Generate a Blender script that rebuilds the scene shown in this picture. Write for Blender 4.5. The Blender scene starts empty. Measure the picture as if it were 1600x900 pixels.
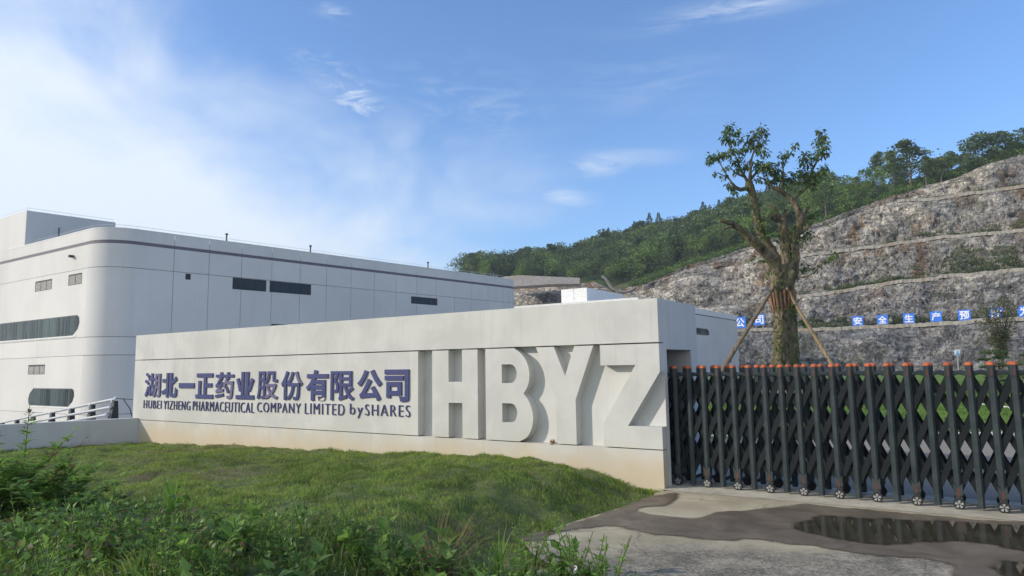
import bpy, bmesh, math, random
import numpy as np
from mathutils import Vector, Matrix
from mathutils.geometry import tessellate_polygon

scene = bpy.context.scene
COL = scene.collection
rng = np.random.default_rng(7)
random.seed(7)

# ------------------------------------------------------------------ camera
FPX = 1067.0
TH = math.atan(123 / FPX); ROLL = 0.015
cF = np.array([0, math.cos(TH), math.sin(TH)])
_R0 = np.array([1., 0, 0]); _U0 = np.array([0, -math.sin(TH), math.cos(TH)])
cR = _R0 * math.cos(ROLL) - _U0 * math.sin(ROLL)
cU = _U0 * math.cos(ROLL) + _R0 * math.sin(ROLL)
cC = np.array([0, 0, 1.65])
cam = bpy.data.cameras.new('camera'); cam.sensor_width = 36; cam.lens = FPX / 1600 * 36
cam.clip_start = 0.05; cam.clip_end = 6000
co = bpy.data.objects.new('camera', cam); COL.objects.link(co)
m = Matrix.Identity(4)
for i in range(3):
    m[i][0] = cR[i]; m[i][1] = cU[i]; m[i][2] = -cF[i]; m[i][3] = cC[i]
co.matrix_world = m
scene.camera = co

# ------------------------------------------------------------------ light
SUN = np.array([-1.471, -0.214, 0.62]); SUN /= np.linalg.norm(SUN)
EL = math.asin(SUN[2]); AZ = math.atan2(SUN[0], SUN[1])
sl = bpy.data.lights.new('sun', 'SUN'); sl.energy = 3.25; sl.angle = math.radians(0.53); sl.color = (1.0, 0.925, 0.80)
so = bpy.data.objects.new('sun', sl); COL.objects.link(so)
so.rotation_euler = Vector(SUN).to_track_quat('Z', 'Y').to_euler()

world = bpy.data.worlds.new('World'); scene.world = world; world.use_nodes = True
wn = world.node_tree; wn.nodes.clear()
class NT:
    def __init__(s, t): s.t = t
    def n(s, ty, **k):
        nd = s.t.nodes.new(ty)
        for a, b in k.items():
            if a == 'inp':
                for x, y in b.items():
                    if hasattr(y, 'is_output') or isinstance(y, bpy.types.NodeSocket): s.t.links.new(y, nd.inputs[x])
                    else: nd.inputs[x].default_value = y
            else: setattr(nd, a, b)
        return nd
    def math(s, op, a, b=None, c=None, clamp=False):
        nd = s.t.nodes.new('ShaderNodeMath'); nd.operation = op; nd.use_clamp = clamp
        for i, v in enumerate((a, b, c)):
            if v is None: continue
            if isinstance(v, bpy.types.NodeSocket): s.t.links.new(v, nd.inputs[i])
            else: nd.inputs[i].default_value = v
        return nd.outputs[0]
    def mix(s, f, a, b, mode='MIX'):
        nd = s.t.nodes.new('ShaderNodeMix'); nd.data_type = 'RGBA'; nd.blend_type = mode
        for i, v in ((0, f), (6, a), (7, b)):
            if isinstance(v, bpy.types.NodeSocket): s.t.links.new(v, nd.inputs[i])
            elif i == 0: nd.inputs[0].default_value = v
            else: nd.inputs[i].default_value = (*v, 1) if len(v) == 3 else v
        return nd.outputs[2]
    def noise(s, vec, scale, detail=4, rough=.55, dist=0.):
        nd = s.t.nodes.new('ShaderNodeTexNoise')
        if vec is not None: s.t.links.new(vec, nd.inputs['Vector'])
        nd.inputs['Scale'].default_value = scale; nd.inputs['Detail'].default_value = detail
        nd.inputs['Roughness'].default_value = rough; nd.inputs['Distortion'].default_value = dist
        return nd.outputs['Fac']
    def ramp(s, v, a, b, lo=0., hi=1., smooth=True):
        nd = s.t.nodes.new('ShaderNodeMapRange'); nd.interpolation_type = 'SMOOTHSTEP' if smooth else 'LINEAR'
        s.t.links.new(v, nd.inputs[0])
        for i, x in zip((1, 2, 3, 4), (a, b, lo, hi)): nd.inputs[i].default_value = x
        return nd.outputs[0]
    def mapping(s, vec, scale=(1, 1, 1), rot=(0, 0, 0), loc=(0, 0, 0)):
        nd = s.t.nodes.new('ShaderNodeMapping'); s.t.links.new(vec, nd.inputs[0])
        nd.inputs['Scale'].default_value = scale; nd.inputs['Rotation'].default_value = rot; nd.inputs['Location'].default_value = loc
        return nd.outputs[0]
W_ = NT(wn)
sky = W_.n('ShaderNodeTexSky', sky_type='NISHITA', sun_disc=False, sun_elevation=EL, sun_rotation=AZ,
           air_density=1.0, dust_density=0.6, ozone_density=2.2, altitude=200)
tc = W_.n('ShaderNodeTexCoord')
dirv = tc.outputs['Generated']
sp = W_.n('ShaderNodeSeparateXYZ', inp={0: dirv})
dx, dy, dz = sp.outputs
def raydir(x, y):
    v = cF * FPX + cR * (x - 800) + cU * (450 - y); return v / np.linalg.norm(v)
# big soft bank of low cloud towards the sun side
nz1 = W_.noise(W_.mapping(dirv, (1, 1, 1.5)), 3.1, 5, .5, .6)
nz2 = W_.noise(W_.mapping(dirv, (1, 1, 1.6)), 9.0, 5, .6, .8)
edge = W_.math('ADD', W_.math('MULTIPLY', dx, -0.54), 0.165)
edge = W_.math('ADD', edge, W_.math('MULTIPLY', W_.math('MAXIMUM', W_.math('MULTIPLY', dy, -1.), 0.), 1.0))  # carries the bank on unseen behind the camera, added to whiten light in shade
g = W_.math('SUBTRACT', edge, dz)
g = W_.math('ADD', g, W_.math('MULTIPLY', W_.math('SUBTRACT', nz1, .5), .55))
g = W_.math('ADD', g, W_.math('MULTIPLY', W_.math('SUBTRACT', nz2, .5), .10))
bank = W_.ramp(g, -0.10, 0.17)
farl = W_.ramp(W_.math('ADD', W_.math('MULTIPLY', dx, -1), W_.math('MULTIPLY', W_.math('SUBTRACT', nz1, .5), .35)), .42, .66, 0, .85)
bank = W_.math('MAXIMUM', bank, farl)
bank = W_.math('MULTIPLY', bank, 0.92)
# thin wisps of cirrus
wn1 = W_.noise(W_.mapping(dirv, (6, 2, 22), (0, -.55, 0)), 2.6, 6, .62, 1.2)
wn2 = W_.noise(W_.mapping(dirv, (3, 2, 17), (0, .22, 0)), 2.2, 6, .6, .8)
wisps = None
for (px, py, rx, ry, tilt, st, nn) in ((540, 138, 60, 26, .62, .5, wn1), (555, 178, 60, 26, .3, .14, wn1), (932, 257, 90, 15, -.12, .36, wn2), (882, 308, 38, 14, .15, .30, wn2),
                                   (1150, 12, 110, 14, -.20, .42, wn2), (740, 170, 110, 55, .2, .12, wn1), (1025, 130, 120, 50, .1, .10, wn2), (523, 20, 28, 9, .3, .3, wn1)):
    c0 = raydir(px, py)
    ux = raydir(px + 10 * math.cos(tilt), py + 10 * math.sin(tilt)) - c0; ux /= np.linalg.norm(ux)
    uy = np.cross(c0, ux)
    def dot(v):
        nd = W_.n('ShaderNodeVectorMath', operation='DOT_PRODUCT'); wn.links.new(dirv, nd.inputs[0]); nd.inputs[1].default_value = tuple(v); return nd.outputs['Value']
    a_ = W_.math('DIVIDE', W_.math('SUBTRACT', dot(ux), float(c0 @ ux)), rx / FPX)
    b_ = W_.math('DIVIDE', W_.math('SUBTRACT', dot(uy), float(c0 @ uy)), ry / FPX)
    r2 = W_.math('ADD', W_.math('MULTIPLY', a_, a_), W_.math('MULTIPLY', b_, b_))
    ga = W_.math('MULTIPLY', W_.math('EXPONENT', W_.math('MULTIPLY', r2, -1.)), W_.ramp(dot(c0), .2, .6))
    k = W_.math('MULTIPLY', W_.math('MULTIPLY', ga, W_.ramp(nn, .40, .72)), st * 1.6)
    wisps = k if wisps is None else W_.math('MAXIMUM', wisps, k)
hz = W_.math('MAXIMUM', bank, wisps)
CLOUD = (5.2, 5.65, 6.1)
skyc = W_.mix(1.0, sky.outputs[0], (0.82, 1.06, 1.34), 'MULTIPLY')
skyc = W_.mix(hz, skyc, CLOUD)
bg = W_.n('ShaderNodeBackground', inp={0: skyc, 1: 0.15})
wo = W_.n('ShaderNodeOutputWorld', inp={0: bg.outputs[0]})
scene.view_settings.view_transform = 'Standard'; scene.view_settings.look = 'None'
scene.view_settings.exposure = 0.26; scene.view_settings.gamma = 1.0; scene.view_settings.use_curve_mapping = False

# ------------------------------------------------------------------ helpers
def ray(x, y): return cF * FPX + cR * (x - 800) + cU * (450 - y)
def onz(x, y, z=0.): d = ray(x, y); return cC + d * (z - cC[2]) / d[2]
def atY(x, y, Y): d = ray(x, y); return cC + d * Y / d[1]
def onplane(x, y, p, n): d = ray(x, y); return cC + d * np.dot(p - cC, n) / np.dot(d, n)
def interp(x, pts): return float(np.interp(x, [p[0] for p in pts], [p[1] for p in pts]))
def vnorm(v): v = np.asarray(v, float); return v / np.linalg.norm(v)
def sstep(a, b, x): t = np.clip((x - a) / (b - a), 0, 1); return t * t * (3 - 2 * t)

_perm = rng.permutation(4096)
def _h(ix, iy, iz): return _perm[(_perm[(_perm[ix & 4095] + iy) & 4095] + iz) & 4095] / 4095.
def vnoise(x, y, z=0.):
    x, y, z = np.broadcast_arrays(np.asarray(x, float), np.asarray(y, float), np.asarray(z, float))
    ix, iy, iz = [np.floor(a).astype(int) for a in (x, y, z)]
    fx, fy, fz = x - ix, y - iy, z - iz
    fx, fy, fz = [a * a * (3 - 2 * a) for a in (fx, fy, fz)]
    r = 0
    for a in (0, 1):
        for b in (0, 1):
            for c in (0, 1):
                r = r + _h(ix + a, iy + b, iz + c) * (fx if a else 1 - fx) * (fy if b else 1 - fy) * (fz if c else 1 - fz)
    return r
def fbm(x, y, z=0., o=4):
    r = 0; am = .5
    for i in range(o):
        r = r + am * vnoise(np.asarray(x) * 2 ** i + 17 * i, np.asarray(y) * 2 ** i + 31 * i, np.asarray(z) * 2 ** i); am *= .5
    return r / (1 - .5 ** o)

def tag(o, label=None, cat=None, group=None, kind=None):
    if label: o['label'] = label
    if cat: o['category'] = cat
    if group: o['group'] = group
    if kind: o['kind'] = kind
    return o
def empty(name, loc=(0, 0, 0), **k):
    o = bpy.data.objects.new(name, None); COL.objects.link(o); o.location = loc; o.empty_display_size = .2
    return tag(o, **k)
def link_mesh(name, me, mat, parent=None, smooth=False):
    o = bpy.data.objects.new(name, me); COL.objects.link(o)
    if mat is not None and not me.materials: me.materials.append(mat)
    if smooth: me.polygons.foreach_set('use_smooth', [True] * len(me.polygons))
    if parent is not None:
        o.parent = parent
        o.matrix_parent_inverse = Matrix.Translation(-Vector(world_loc(parent)))
    return o
def world_loc(o):
    # all empties / parents are unrotated; mesh objects sit at the origin of their parent chain
    v = Vector(o.location)
    if o.parent is not None: v = v + Vector(world_loc(o.parent)) + o.matrix_parent_inverse.translation
    return v
def np_mesh(name, V, Fq, smooth=False, attr=None):
    """V (n,3); Fq (m,k) uniform faces"""
    me = bpy.data.meshes.new(name)
    V = np.ascontiguousarray(V, dtype=np.float32); Fq = np.ascontiguousarray(Fq, dtype=np.int32)
    k = Fq.shape[1]
    me.vertices.add(len(V)); me.vertices.foreach_set('co', V.ravel())
    me.loops.add(Fq.size); me.loops.foreach_set('vertex_index', Fq.ravel())
    me.polygons.add(len(Fq)); me.polygons.foreach_set('loop_start', np.arange(0, Fq.size, k, dtype=np.int32))
    me.polygons.foreach_set('loop_total', np.full(len(Fq), k, dtype=np.int32))
    if smooth: me.polygons.foreach_set('use_smooth', np.ones(len(Fq), bool))
    me.update(calc_edges=True)
    return me

class Frame:
    """local frame: s along, q outward (front), z up"""
    def __init__(s, A, d, n): s.A = np.array(A, float); s.d = np.array(d, float); s.n = np.array(n, float)
    def P(s, a, q, z): return tuple(s.A + s.d * a + s.n * q + np.array([0, 0, z]))
    def px(s, x, y, q=0.):
        p = onplane(x, y, s.A + s.n * q, s.n); return float((p - s.A) @ s.d), float(p[2] - s.A[2])
class MB:
    def __init__(s): s.v = []; s.f = []
    def poly(s, pts):
        i = len(s.v); s.v += [tuple(p) for p in pts]; s.f.append(tuple(range(i, i + len(pts))))
    def box(s, fr, a0, a1, q0, q1, z0, z1):
        P = fr.P; i = len(s.v)
        s.v += [P(a0, q0, z0), P(a1, q0, z0), P(a1, q1, z0), P(a0, q1, z0), P(a0, q0, z1), P(a1, q0, z1), P(a1, q1, z1), P(a0, q1, z1)]
        s.f += [(i, i + 3, i + 2, i + 1), (i + 4, i + 5, i + 6, i + 7), (i, i + 1, i + 5, i + 4), (i + 1, i + 2, i + 6, i + 5), (i + 2, i + 3, i + 7, i + 6), (i + 3, i, i + 4, i + 7)]
        return s
    def prism(s, fr, outer, q0, q1, holes=(), axis='q'):
        """extrude polygon given in (s,z) [axis q], (q,z) [axis s] or (s,q) [axis z]"""
        def P(u, v, w):
            return fr.P(u, w, v) if axis == 'q' else fr.P(w, u, v) if axis == 's' else fr.P(u, v, w)
        loops = [list(outer)] + [list(h) for h in holes]
        tris = tessellate_polygon([[Vector((u, v, 0)) for u, v in L] for L in loops])
        flat = [p for L in loops for p in L]; n = len(flat); i = len(s.v)
        s.v += [P(u, v, q0) for u, v in flat] + [P(u, v, q1) for u, v in flat]
        for t in tris:
            s.f.append((i + t[0], i + t[1], i + t[2])); s.f.append((i + n + t[2], i + n + t[1], i + n + t[0]))
        k = 0
        for L in loops:
            for j in range(len(L)):
                a = k + j; b = k + (j + 1) % len(L); s.f.append((i + a, i + b, i + n + b, i + n + a))
            k += len(L)
        return s
    def tube(s, pts, rad, seg=8, cap=True, jit=0.):
        pts = [Vector(p) for p in pts]; n = len(pts)
        if not hasattr(rad, '__len__'): rad = [rad] * n
        up = Vector((0.13, 0.21, 0.97)); i0 = len(s.v); last = None
        for k, p in enumerate(pts):
            t = (pts[min(k + 1, n - 1)] - pts[max(k - 1, 0)]).normalized()
            if last is None: a = t.cross(up if abs(t.dot(up)) < .95 else Vector((1, 0, 0))).normalized()
            else: a = (last - t * last.dot(t)).normalized()
            last = a; b = t.cross(a)
            for j in range(seg):
                an = 2 * math.pi * j / seg; r = rad[k] * (1 + (random.uniform(-jit, jit) if jit else 0))
                s.v.append(tuple(p + a * math.cos(an) * r + b * math.sin(an) * r))
        for k in range(n - 1):
            for j in range(seg):
                a = i0 + k * seg + j; b = i0 + k * seg + (j + 1) % seg
                s.f.append((a, b, b + seg, a + seg))
        if cap:
            s.f.append(tuple(i0 + j for j in reversed(range(seg)))); s.f.append(tuple(i0 + (n - 1) * seg + j for j in range(seg)))
        return s
    def mesh(s, name, normals=True):
        me = bpy.data.meshes.new(name); me.from_pydata(s.v, [], s.f)
        if normals:
            bm = bmesh.new(); bm.from_mesh(me); bmesh.ops.remove_doubles(bm, verts=bm.verts, dist=1e-5)
            bmesh.ops.recalc_face_normals(bm, faces=bm.faces); bm.to_mesh(me); bm.free()
        me.update(); return me
    def build(s, name, mat, parent=None, smooth=False, bevel=0.):
        me = s.mesh(name)
        if bevel:
            bm = bmesh.new(); bm.from_mesh(me)
            ed = [e for e in bm.edges if len(e.link_faces) == 2 and e.calc_face_angle(0) > .6]
            bmesh.ops.bevel(bm, geom=ed, offset=bevel, segments=2, affect='EDGES', profile=.6); bm.to_mesh(me); bm.free()
        o = link_mesh(name, me, mat, parent)
        if smooth:
            me.polygons.foreach_set('use_smooth', [True] * len(me.polygons))
            try: me.set_sharp_from_angle(angle=math.radians(38))
            except Exception: pass
        return o
WORLD = Frame((0, 0, 0), (1, 0, 0), (0, -1, 0))
def xybox(mb, x0, x1, y0, y1, z0, z1): return mb.box(WORLD, x0, x1, -y0, -y1, z0, z1)

# leaves: each leaf 2 folded quads
def leaf_arrays(P, D, Nn, L, Wd, fold=.18, wid_pos=.42):
    P = np.asarray(P, float); D = np.asarray(D, float); Nn = np.asarray(Nn, float)
    D = D / np.linalg.norm(D, axis=1)[:, None]
    S = np.cross(D, Nn); S /= (np.linalg.norm(S, axis=1)[:, None] + 1e-9)
    Up = np.cross(S, D)
    L = np.broadcast_to(np.asarray(L, float).reshape(-1, 1), (len(P), 1)); Wd = np.broadcast_to(np.asarray(Wd, float).reshape(-1, 1), (len(P), 1))
    base = P; tip = P + D * L - Up * L * .12
    lf = P + D * L * wid_pos + S * Wd * .5 + Up * Wd * fold; rt = P + D * L * wid_pos - S * Wd * .5 + Up * Wd * fold
    mid = P + D * L * .5
    V = np.stack([base, rt, tip, mid, lf], 1).reshape(-1, 3)
    b = np.arange(len(P))[:, None] * 5
    Fq = np.concatenate([b + np.array([[0, 1, 2, 3]]), b + np.array([[0, 3, 2, 4]])], 0)
    return V, Fq
def rdir(n, zb=0., r=rng):
    v = r.normal(size=(n, 3)); v /= np.linalg.norm(v, axis=1)[:, None]; v[:, 2] += zb; return v / np.linalg.norm(v, axis=1)[:, None]
def merge(lst):
    Vs = []; Fs = []; o = 0
    for V, F_ in lst: Vs.append(V); Fs.append(F_ + o); o += len(V)
    return np.concatenate(Vs), np.concatenate(Fs)

# ------------------------------------------------------------------ materials
def newmat(name):
    mt = bpy.data.materials.new(name); mt.use_nodes = True; mt.node_tree.nodes.clear(); t = NT(mt.node_tree)
    return mt, t
def finish(t, col, rough=.8, bump=None, bstr=.3, bdist=.02, spec=.5, metal=0., extra=None):
    b = t.n('ShaderNodeBsdfPrincipled')
    def setp(k, v):
        if isinstance(v, bpy.types.NodeSocket): t.t.links.new(v, b.inputs[k])
        else: b.inputs[k].default_value = v
    setp('Base Color', col if isinstance(col, bpy.types.NodeSocket) else (*col, 1)); setp('Roughness', rough); setp('Metallic', metal); setp('Specular IOR Level', spec)
    if bump is not None:
        bn = t.n('ShaderNodeBump'); bn.inputs['Strength'].default_value = bstr; bn.inputs['Distance'].default_value = bdist
        t.t.links.new(bump, bn.inputs['Height']); t.t.links.new(bn.outputs[0], b.inputs['Normal'])
    out = b.outputs[0]
    if extra: out = extra(b.outputs[0])
    t.n('ShaderNodeOutputMaterial', inp={0: out}); return b
def pos(t): return t.n('ShaderNodeNewGeometry').outputs['Position']
def plain(name, col, rough=.6, var=.08, scale=3., metal=0., bstr=.1, spec=.5):
    mt, t = newmat(name); p = pos(t)
    nz = t.noise(p, scale, 4); c = t.mix(t.ramp(nz, .3, .7), tuple(x * (1 - var) for x in col), tuple(min(1, x * (1 + var)) for x in col))
    finish(t, c, rough, t.noise(p, scale * 12, 3), bstr, .01, spec, metal); return mt
def plaster(name, col, stain=(.42, .38, .31), zlow=None, grime=.12, scale=1.2, streak=0., pertile=0.):
    mt, t = newmat(name); p = pos(t)
    a = t.noise(p, scale, 6, .6, .4); b = t.noise(t.mapping(p, (1, 1, .15)), scale * 2.6, 5, .6)
    c = t.mix(t.ramp(a, .38, .62), tuple(x * (1 - grime) for x in col), col)
    c = t.mix(t.math('MULTIPLY', t.ramp(t.noise(t.mapping(p, (1, 1, .35)), scale * .55, 6, .7), .5, .68), grime * 2.2), c, tuple(x * .80 for x in col))
    c = t.mix(t.math('MULTIPLY', t.ramp(b, .52, .78), .35), c, tuple(x * .78 for x in col))
    if pertile: c = t.mix(1., c, t.mix(t.n('ShaderNodeObjectInfo').outputs['Random'], (1 - pertile,) * 3, (1 + pertile * .3,) * 3), 'MULTIPLY')
    if streak: c = t.mix(t.math('MULTIPLY', t.ramp(t.noise(t.mapping(p, (9, 9, .35)), 1., 5, .65), .56, .74), streak), c, tuple(x * .62 for x in col))
    if zlow is not None:
        z = t.n('ShaderNodeSeparateXYZ', inp={0: p}).outputs[2]
        zz = t.math('ADD', z, t.math('MULTIPLY', t.math('SUBTRACT', t.noise(p, 1.7, 5, .65), .5), .55))
        c = t.mix(t.ramp(zz, zlow[0], zlow[1], .85, 0), c, stain)
    bm = t.math('ADD', t.math('MULTIPLY', t.noise(p, 60, 3), .4), t.noise(p, 7, 4))
    finish(t, c, .88, bm, .25, .008, .3); return mt

M = {}
M['plaster_wall'] = plaster('painted_render', (.585, .575, .545), stain=(.54, .44, .30), zlow=(.02, .62), streak=.35)
M['plaster_side'] = plaster('painted_render_return', (.57, .565, .545), grime=.06)
M['recess'] = plaster('recess_render', (.60, .59, .56), grime=.05)
M['low_wall'] = plaster('low_wall_render', (.56, .56, .55), stain=(.36, .35, .32), zlow=(-.3, .05), grime=.08)
M['panel'] = plaster('facade_coating', (.67, .655, .625), grime=.07, scale=.16, streak=.22, pertile=.05)
M['core'] = plain('joint_backing', (.10, .10, .11), .9)
M['band'] = plain('band_coating', (.14, .12, .145), .7)
M['coping'] = plain('white_coping', (.72, .72, .70), .6)
M['frame'] = plain('window_frame_metal', (.10, .11, .12), .4, metal=.3)
M['louvre'] = plain('louvre_metal', (.035, .045, .055), .5, metal=.2)
M['louvre_l'] = plain('louvre_pale_metal', (.13, .125, .125), .5, metal=.2)
M['dark'] = plain('dark_metal', (.012, .015, .017), .5)
M['steel'] = plain('galvanised_steel', (.55, .56, .58), .35, metal=.6)
M['wire'] = plain('lightning_wire', (.6, .62, .63), .5)
M['black_post'] = plain('black_paint', (.012, .012, .014), .45)
M['orange'] = plain('orange_plastic', (.47, .115, .035), .5, .25, 9)
M['reflector'] = plain('reflector_strip', (.10, .032, .022), .5)
M['tyre'] = plain('rubber', (.018, .018, .018), .8)
M['hub'] = plain('wheel_chrome', (.34, .34, .33), .5, metal=.3)
M['sign_blue'] = plain('sign_blue', (.04, .20, .78), .45, .03)
M['sign_white'] = plain('sign_white', (.92, .92, .92), .6, .01)
def navy():
    mt, t = newmat('navy_lettering'); p = pos(t)
    finish(t, t.mix(t.noise(p, 3, 3), (.028, .034, .135), (.036, .046, .17)), .42, spec=.4); return mt
M['navy'] = navy()
def letterside():
    mt, t = newmat('lettering_side'); finish(t, (.10, .085, .19), .5); return mt
M['navy_side'] = letterside()
def gatepaint():
    mt, t = newmat('dark_green_black_paint'); p = pos(t)
    c = t.mix(t.ramp(t.noise(p, 6, 5, .6), .35, .75), (.024, .034, .037), (.045, .057, .059))
    finish(t, c, .42, t.noise(p, 90, 2), .06, .003, .5); return mt
M['gate'] = gatepaint()
M['gate_bar'] = plain('gate_bar_shaded', (.006, .010, .012), .65, .2, 5, spec=.3)  # darker than the posts: shade behind them is put into the bar colour
def glassm():
    mt, t = newmat('tinted_glass'); p = pos(t)
    oi = t.n('ShaderNodeObjectInfo').outputs['Random']
    c = t.mix(t.ramp(t.noise(t.mapping(p, (2.6, 2.6, .2)), 1.6, 4), .42, .6), (.010, .018, .020), (.045, .07, .072))
    c = t.mix(t.math('MULTIPLY', t.ramp(oi, .3, .9), .6), c, (.10, .14, .14))
    finish(t, c, .12, spec=.22); return mt
M['glass'] = glassm()
def leafm(name, c0, c1, tr=.3, rough=.5, c2=None, patch=False):
    mt, t = newmat(name)
    gm = t.n('ShaderNodeNewGeometry'); r = gm.outputs['Random Per Island']
    c = t.mix(r, c0, c1)
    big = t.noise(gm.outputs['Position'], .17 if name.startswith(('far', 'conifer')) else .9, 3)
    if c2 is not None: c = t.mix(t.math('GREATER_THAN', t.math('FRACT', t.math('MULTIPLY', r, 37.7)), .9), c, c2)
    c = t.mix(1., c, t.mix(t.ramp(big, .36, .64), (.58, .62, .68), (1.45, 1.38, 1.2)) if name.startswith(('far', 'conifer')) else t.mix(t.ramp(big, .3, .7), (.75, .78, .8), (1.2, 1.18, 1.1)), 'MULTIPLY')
    if patch:
        pp = t.mapping(gm.outputs['Position'], (1, 1, .0)); n1 = t.noise(pp, 1.5, 5, .65); n2 = t.noise(pp, 5.5, 3, .6)
        c = t.mix(1., c, t.mix(t.ramp(n2, .35, .65), (.72, .78, .72), (1.25, 1.18, 1.15)), 'MULTIPLY')
        c = t.mix(t.math('MULTIPLY', t.ramp(n1, .55, .72), .55), c, (.26, .21, .10))
    def ex(b):
        tl = t.n('ShaderNodeBsdfTranslucent'); t.t.links.new(c, tl.inputs[0])
        mx = t.n('ShaderNodeMixShader'); mx.inputs[0].default_value = tr
        t.t.links.new(b, mx.inputs[1]); t.t.links.new(tl.outputs[0], mx.inputs[2]); return mx.outputs[0]
    finish(t, c, rough, extra=ex, spec=.35); return mt
M['leaf_tree'] = leafm('tree_leaves', (.055, .11, .03), (.12, .195, .055), c2=(.20, .16, .06))
M['leaf_ivy'] = leafm('ivy_leaves', (.05, .10, .02), (.13, .22, .04))
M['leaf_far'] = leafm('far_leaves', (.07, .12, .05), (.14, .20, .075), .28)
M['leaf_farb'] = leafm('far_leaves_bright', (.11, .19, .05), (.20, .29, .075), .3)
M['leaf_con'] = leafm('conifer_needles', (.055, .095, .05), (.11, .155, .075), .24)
M['leaf_scrub'] = leafm('scrub_leaves', (.07, .13, .03), (.15, .23, .055), .25)
M['leaf_cliff'] = leafm('cliff_scrub_leaves', (.07, .11, .04), (.15, .19, .07), .25, c2=(.24, .2, .1))
M['leaf_weed'] = leafm('weed_leaves', (.155, .29, .05), (.34, .52, .10), .5, c2=(.2, .18, .07))
M['leaf_weed2'] = leafm('bright_weed_leaves', (.18, .32, .05), (.35, .53, .09), .5)
M['leaf_vine'] = leafm('vine_leaves', (.085, .17, .04), (.21, .34, .08), .42, .45, c2=(.2, .16, .09))
M['leaf_red'] = leafm('reddish_leaves', (.16, .075, .035), (.26, .15, .06), .3)
M['blade'] = leafm('grass_blades', (.145, .24, .048), (.29, .40, .095), .44, .7, c2=(.36, .28, .15), patch=True)
M['blade_long'] = leafm('long_grass_blades', (.12, .26, .035), (.22, .38, .07), .4, .5)
M['dry'] = leafm('dry_stalks', (.14, .09, .05), (.24, .16, .09), .1, .8)
M['pine'] = leafm('pine_pads', (.04, .085, .03), (.10, .15, .045), .15)
M['petal'] = plain('petal', (.75, .66, .78), .6)
def barkm(name, c0, c1, moss=None, sc=6):
    mt, t = newmat(name); p = pos(t)
    v = t.noise(t.mapping(p, (1, 1, .3)), sc, 7, .7, .6)
    c = t.mix(t.ramp(v, .3, .7), c0, c1)
    if moss: c = t.mix(t.ramp(t.noise(p, 2.2, 5, .65), .45, .62), c, moss)
    finish(t, c, .95, v, 1.0, .10, .1); return mt
M['bark'] = barkm('mossy_bark', (.022, .017, .013), (.27, .215, .15), (.12, .115, .06))
M['bark_far'] = barkm('far_bark', (.10, .08, .06), (.22, .19, .15))
M['stem'] = plain('weed_stem', (.10, .14, .05), .7)
M['pole_d'] = barkm('weathered_pole', (.12, .095, .07), (.24, .19, .14), sc=4)
M['pole_l'] = barkm('pale_pole', (.26, .19, .11), (.46, .34, .21), sc=4)
M['slat'] = barkm('bamboo_slat', (.15, .075, .045), (.38, .235, .15), sc=5)
M['slat_dark'] = barkm('binding', (.03, .02, .015), (.06, .045, .03), sc=8)

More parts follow.
